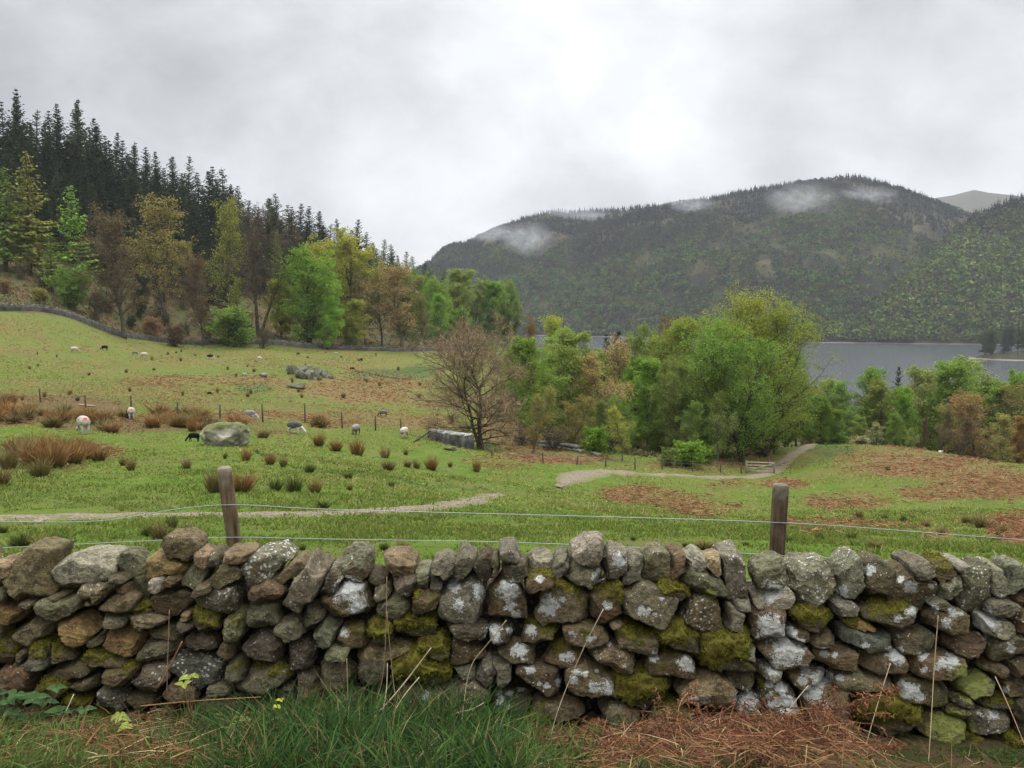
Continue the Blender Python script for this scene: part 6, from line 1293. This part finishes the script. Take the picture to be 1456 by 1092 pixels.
# single dry stalks
STK = [([(471,1094),(520,1032),(565,985),(616,917)],.0052,(.50,.40,.27),'thickest pale stalk, slanting up to the right across the middle of the wall'),
 ([(519,1094),(540,1030),(550,985),(551,938)],.004,(.52,.43,.30),'pale stalk standing almost straight behind the thick slanting stalk'),
 ([(524,1090),(548,1035),(572,991),(598,961)],.0042,(.52,.42,.29),'pale slanting stalk just below the thickest one'),
 ([(493,936),(495,1000),(498,1094)],.0022,(.30,.22,.13),'thin brown upright stalk left of the moss cushions'),
 ([(550,820),(549,900),(545,965),(534,1000)],.0022,(.36,.26,.16),'thin brown stalk reaching up to the coping stones'),
 ([(550,869),(556,940),(563,1000)],.0022,(.36,.26,.16),'thin brown stalk crossing the moss cushions'),
 ([(720,882),(690,920),(667,946),(658,1010),(650,1094)],.0026,(.42,.32,.20),'long stalk bent over to the right beside the moss cushions'),
 ([(588,1094),(620,1035),(648,1012),(670,1010),(692,997)],.0034,(.55,.45,.32),'pale stalk arching to the right low over the grass'),
 ([(858,866),(835,910),(810,966),(790,1018),(780,1060)],.003,(.40,.33,.22),'tall buff stalk leaning in front of the lichened stones'),
 ([(241,867),(239,920),(237,988)],.0022,(.34,.22,.14),'thin upright stalk with a hooked tip at the left of the wall'),
 ([(259,912),(240,950),(222,982)],.004,(.36,.16,.07),'orange broken bracken stem at the left of the wall'),
 ([(1334,875),(1328,950),(1325,1010),(1320,1088)],.0028,(.46,.35,.22),'long straight stalk rising from the yellow lichened stone'),
 ([(1266,943),(1245,1010),(1228,1072)],.0026,(.44,.34,.22),'stalk leaning left of the round mossy stone'),
 ([(1415,962),(1435,1005),(1458,1062)],.0028,(.40,.28,.18),'stalk leaning out of the right edge of the photo'),
 ([(1149,975),(1128,1000),(1105,1032)],.0024,(.5,.42,.3),'short pale stalk above the dead bracken'),
 ([(860,1070),(920,1015),(1010,1030),(1040,1092)],.004,(.36,.17,.07),'orange bracken stem snapped into an arch in the middle of the verge'),
 ([(40,1032),(90,1045),(150,1050),(205,1062)],.0045,(.36,.18,.08),'orange bracken stem lying across the left verge'),
 ([(105,987),(90,1020),(70,1058)],.003,(.5,.42,.3),'pale stalk leaning over the bramble leaves'),
 ([(200,1004),(280,996),(372,991)],.0035,(.38,.22,.1),'long orange stem lying along the foot of the wall at the left')]
for P, r, c_, lb in STK:
    ym = max(q[1] for q in P); Q = [at(x, y, 4.62-.30*max(0, (y-960)/130)) for x, y in P]; Q = resample(np.array(Q), .03); b_ = Buf(); tube(b_, Q, np.linspace(r, r*.6, len(Q)), 5); V = np.concatenate(b_.V)
    base = Q[np.argmin(Q[:, 2])]; tag(obj('dry_stalk', tinted('dry_stalk', V-base, [np.concatenate(b_.F3), np.concatenate(b_.F4)], np.array(c_), MWOOD, True), None, tuple(base)), lb, 'stalk', 'dry stalks in front of the wall')
# leaves
def leaf(c, d, up, L, W, col, V, C, teeth=9):
    d = d/np.linalg.norm(d); s = np.cross(d, up); s /= np.linalg.norm(s); u_ = np.cross(s, d); t_ = np.linspace(0, 1, teeth); w_ = np.sin(t_**.75*pi)*W/2; z = -.25*L*t_**2
    mid = c+d*t_[:, None]*L+u_*z[:, None]
    for sd in (-1, 1):
        e = mid+s*sd*(w_*(1+.18*(np.arange(teeth) % 2)))[:, None]+u_*(w_*.35)[:, None]
        V.append(np.stack([mid[:-1], e[:-1], e[1:], mid[1:]], 1) if sd > 0 else np.stack([mid[:-1], mid[1:], e[1:], e[:-1]], 1)); C.append(np.tile(np.array(col)*(1 if sd > 0 else .85), (teeth-1, 1)))
def leafy(name, label, px, py, spread, count, L, col, seed, cat='plant', Yd=4.55):
    rng = np.random.default_rng(seed); root = at(px, py, Yd); g = np.array([root[0], Yd, float(vg([root[0]], [Yd])[0])]); r = empty(name, tuple(g), label, cat); V = []; C = []; sb = Buf()
    for i in range(count):
        tip = root+rng.normal(size=3)*np.array([spread[0], .05, spread[1]]); tube(sb, path(rng, g+rng.normal(size=3)*[.03, .01, 0], tip-g, np.linalg.norm(tip-g), 5, .03, 0), .0022, 4); a = rng.uniform(0, 2*pi)
        for k in range(3):
            b_ = a+k*2.1; leaf(tip, np.array([cos(b_), sin(b_)*.7-.25, rng.uniform(-.1, .35)]), np.array([0, -.35, 1.]), L*rng.uniform(.7, 1.15), L*.62, np.array(col)*rng.uniform(.75, 1.3), V, C)
    for k in range(count): vv = np.concatenate(V[k*6:k*6+6]); local('leaf_cluster', tinted('leaf_cluster', vv.reshape(-1, 3), np.arange(len(vv)*4).reshape(-1, 4), np.repeat(np.concatenate(C[k*6:k*6+6]), 4, 0), MGRASS), r)
    local('stem', tinted('stem', np.concatenate(sb.V), [np.concatenate(sb.F3), np.concatenate(sb.F4)], np.array([.14, .10, .05]), MWOOD), r)
leafy('bramble', 'bramble with broad dark green toothed leaves at the bottom left corner', 28, 1000, (.11, .05), 26, .062, (.05, .10, .03), 1)
leafy('bramble', 'low green leafy plant in the grass below the dry orange stems', 300, 1062, (.10, .035), 9, .06, (.06, .11, .035), 2, Yd=4.35)
leafy('seedling', 'small plant with yellow green leaves below the bracken stem at the left', 178, 1018, (.03, .015), 3, .05, (.24, .28, .06), 3)
leafy('seedling', 'small yellow green plant highest on the wall foot at the left', 268, 968, (.02, .012), 3, .045, (.24, .28, .06), 4)
leafy('seedling', 'small pale leaved plant in the dark grass below the left coping', 345, 1022, (.02, .015), 2, .05, (.22, .27, .07), 5)
leafy('seedling', 'yellowish curled leafy plant in front of the big moss cushion', 620, 1048, (.035, .02), 4, .055, (.26, .25, .09), 6, Yd=4.4)
leafy('seedling', 'tiny yellow flowered plant in the grass left of the thin brown stalk', 398, 996, (.02, .012), 3, .03, (.42, .42, .05), 7)
leafy('bramble', 'dark leafy plant at the bottom between the stalks', 470, 1075, (.08, .03), 6, .05, (.05, .10, .03), 8, Yd=4.3)

# ------------------------------------------------------------------ mist caught on the far hill
m = bpy.data.materials.new('mist'); m.use_nodes = True; t = NT(m.node_tree); to = t.add('ShaderNodeTexCoord').outputs['Object']
r = t.vmath('LENGTH', to); nz = t.noise(to, 1.6, 5, .6, .6); f = t.math('MULTIPLY', t.ramp(r, .25, .98, 1, 0), t.ramp(nz, .34, .74, 0, 1))
pv = t.add('ShaderNodeVolumePrincipled'); pv.inputs['Color'].default_value = (.93, .95, 1, 1); t.link(t.math('MULTIPLY', f, .014), pv.inputs['Density']); oo = t.add('ShaderNodeOutputMaterial'); t.link(pv.outputs[0], oo.inputs['Volume']); m.cycles.volume_step_rate = 2.0
N, F_ = ICO[3]; mist_me = mesh('mist', N, F_, True, mat=m)
for px, py, Y, sx, sz in ((1140, 284, 1420, 46, 24), (1232, 278, 1420, 40, 12), (752, 342, 1500, 36, 26), (985, 292, 1500, 30, 14), (700, 330, 1520, 60, 14), (830, 305, 1500, 70, 9)):
    A_ = np.stack(HM['far_hill'][:3], -1).reshape(-1, 3); ax, ay = project(A_); Y = A_[(np.abs(ax-px) < 8) & (np.abs(ay-py) < 8), 1].min()-25
    o = obj('mist', mist_me, None, tuple(at(px, py, Y))); o.scale = (1.35*sx/F*Y, 60, 1.4*sz/F*Y); o.rotation_euler = (0, .15, 0); tag(o, kind='stuff')
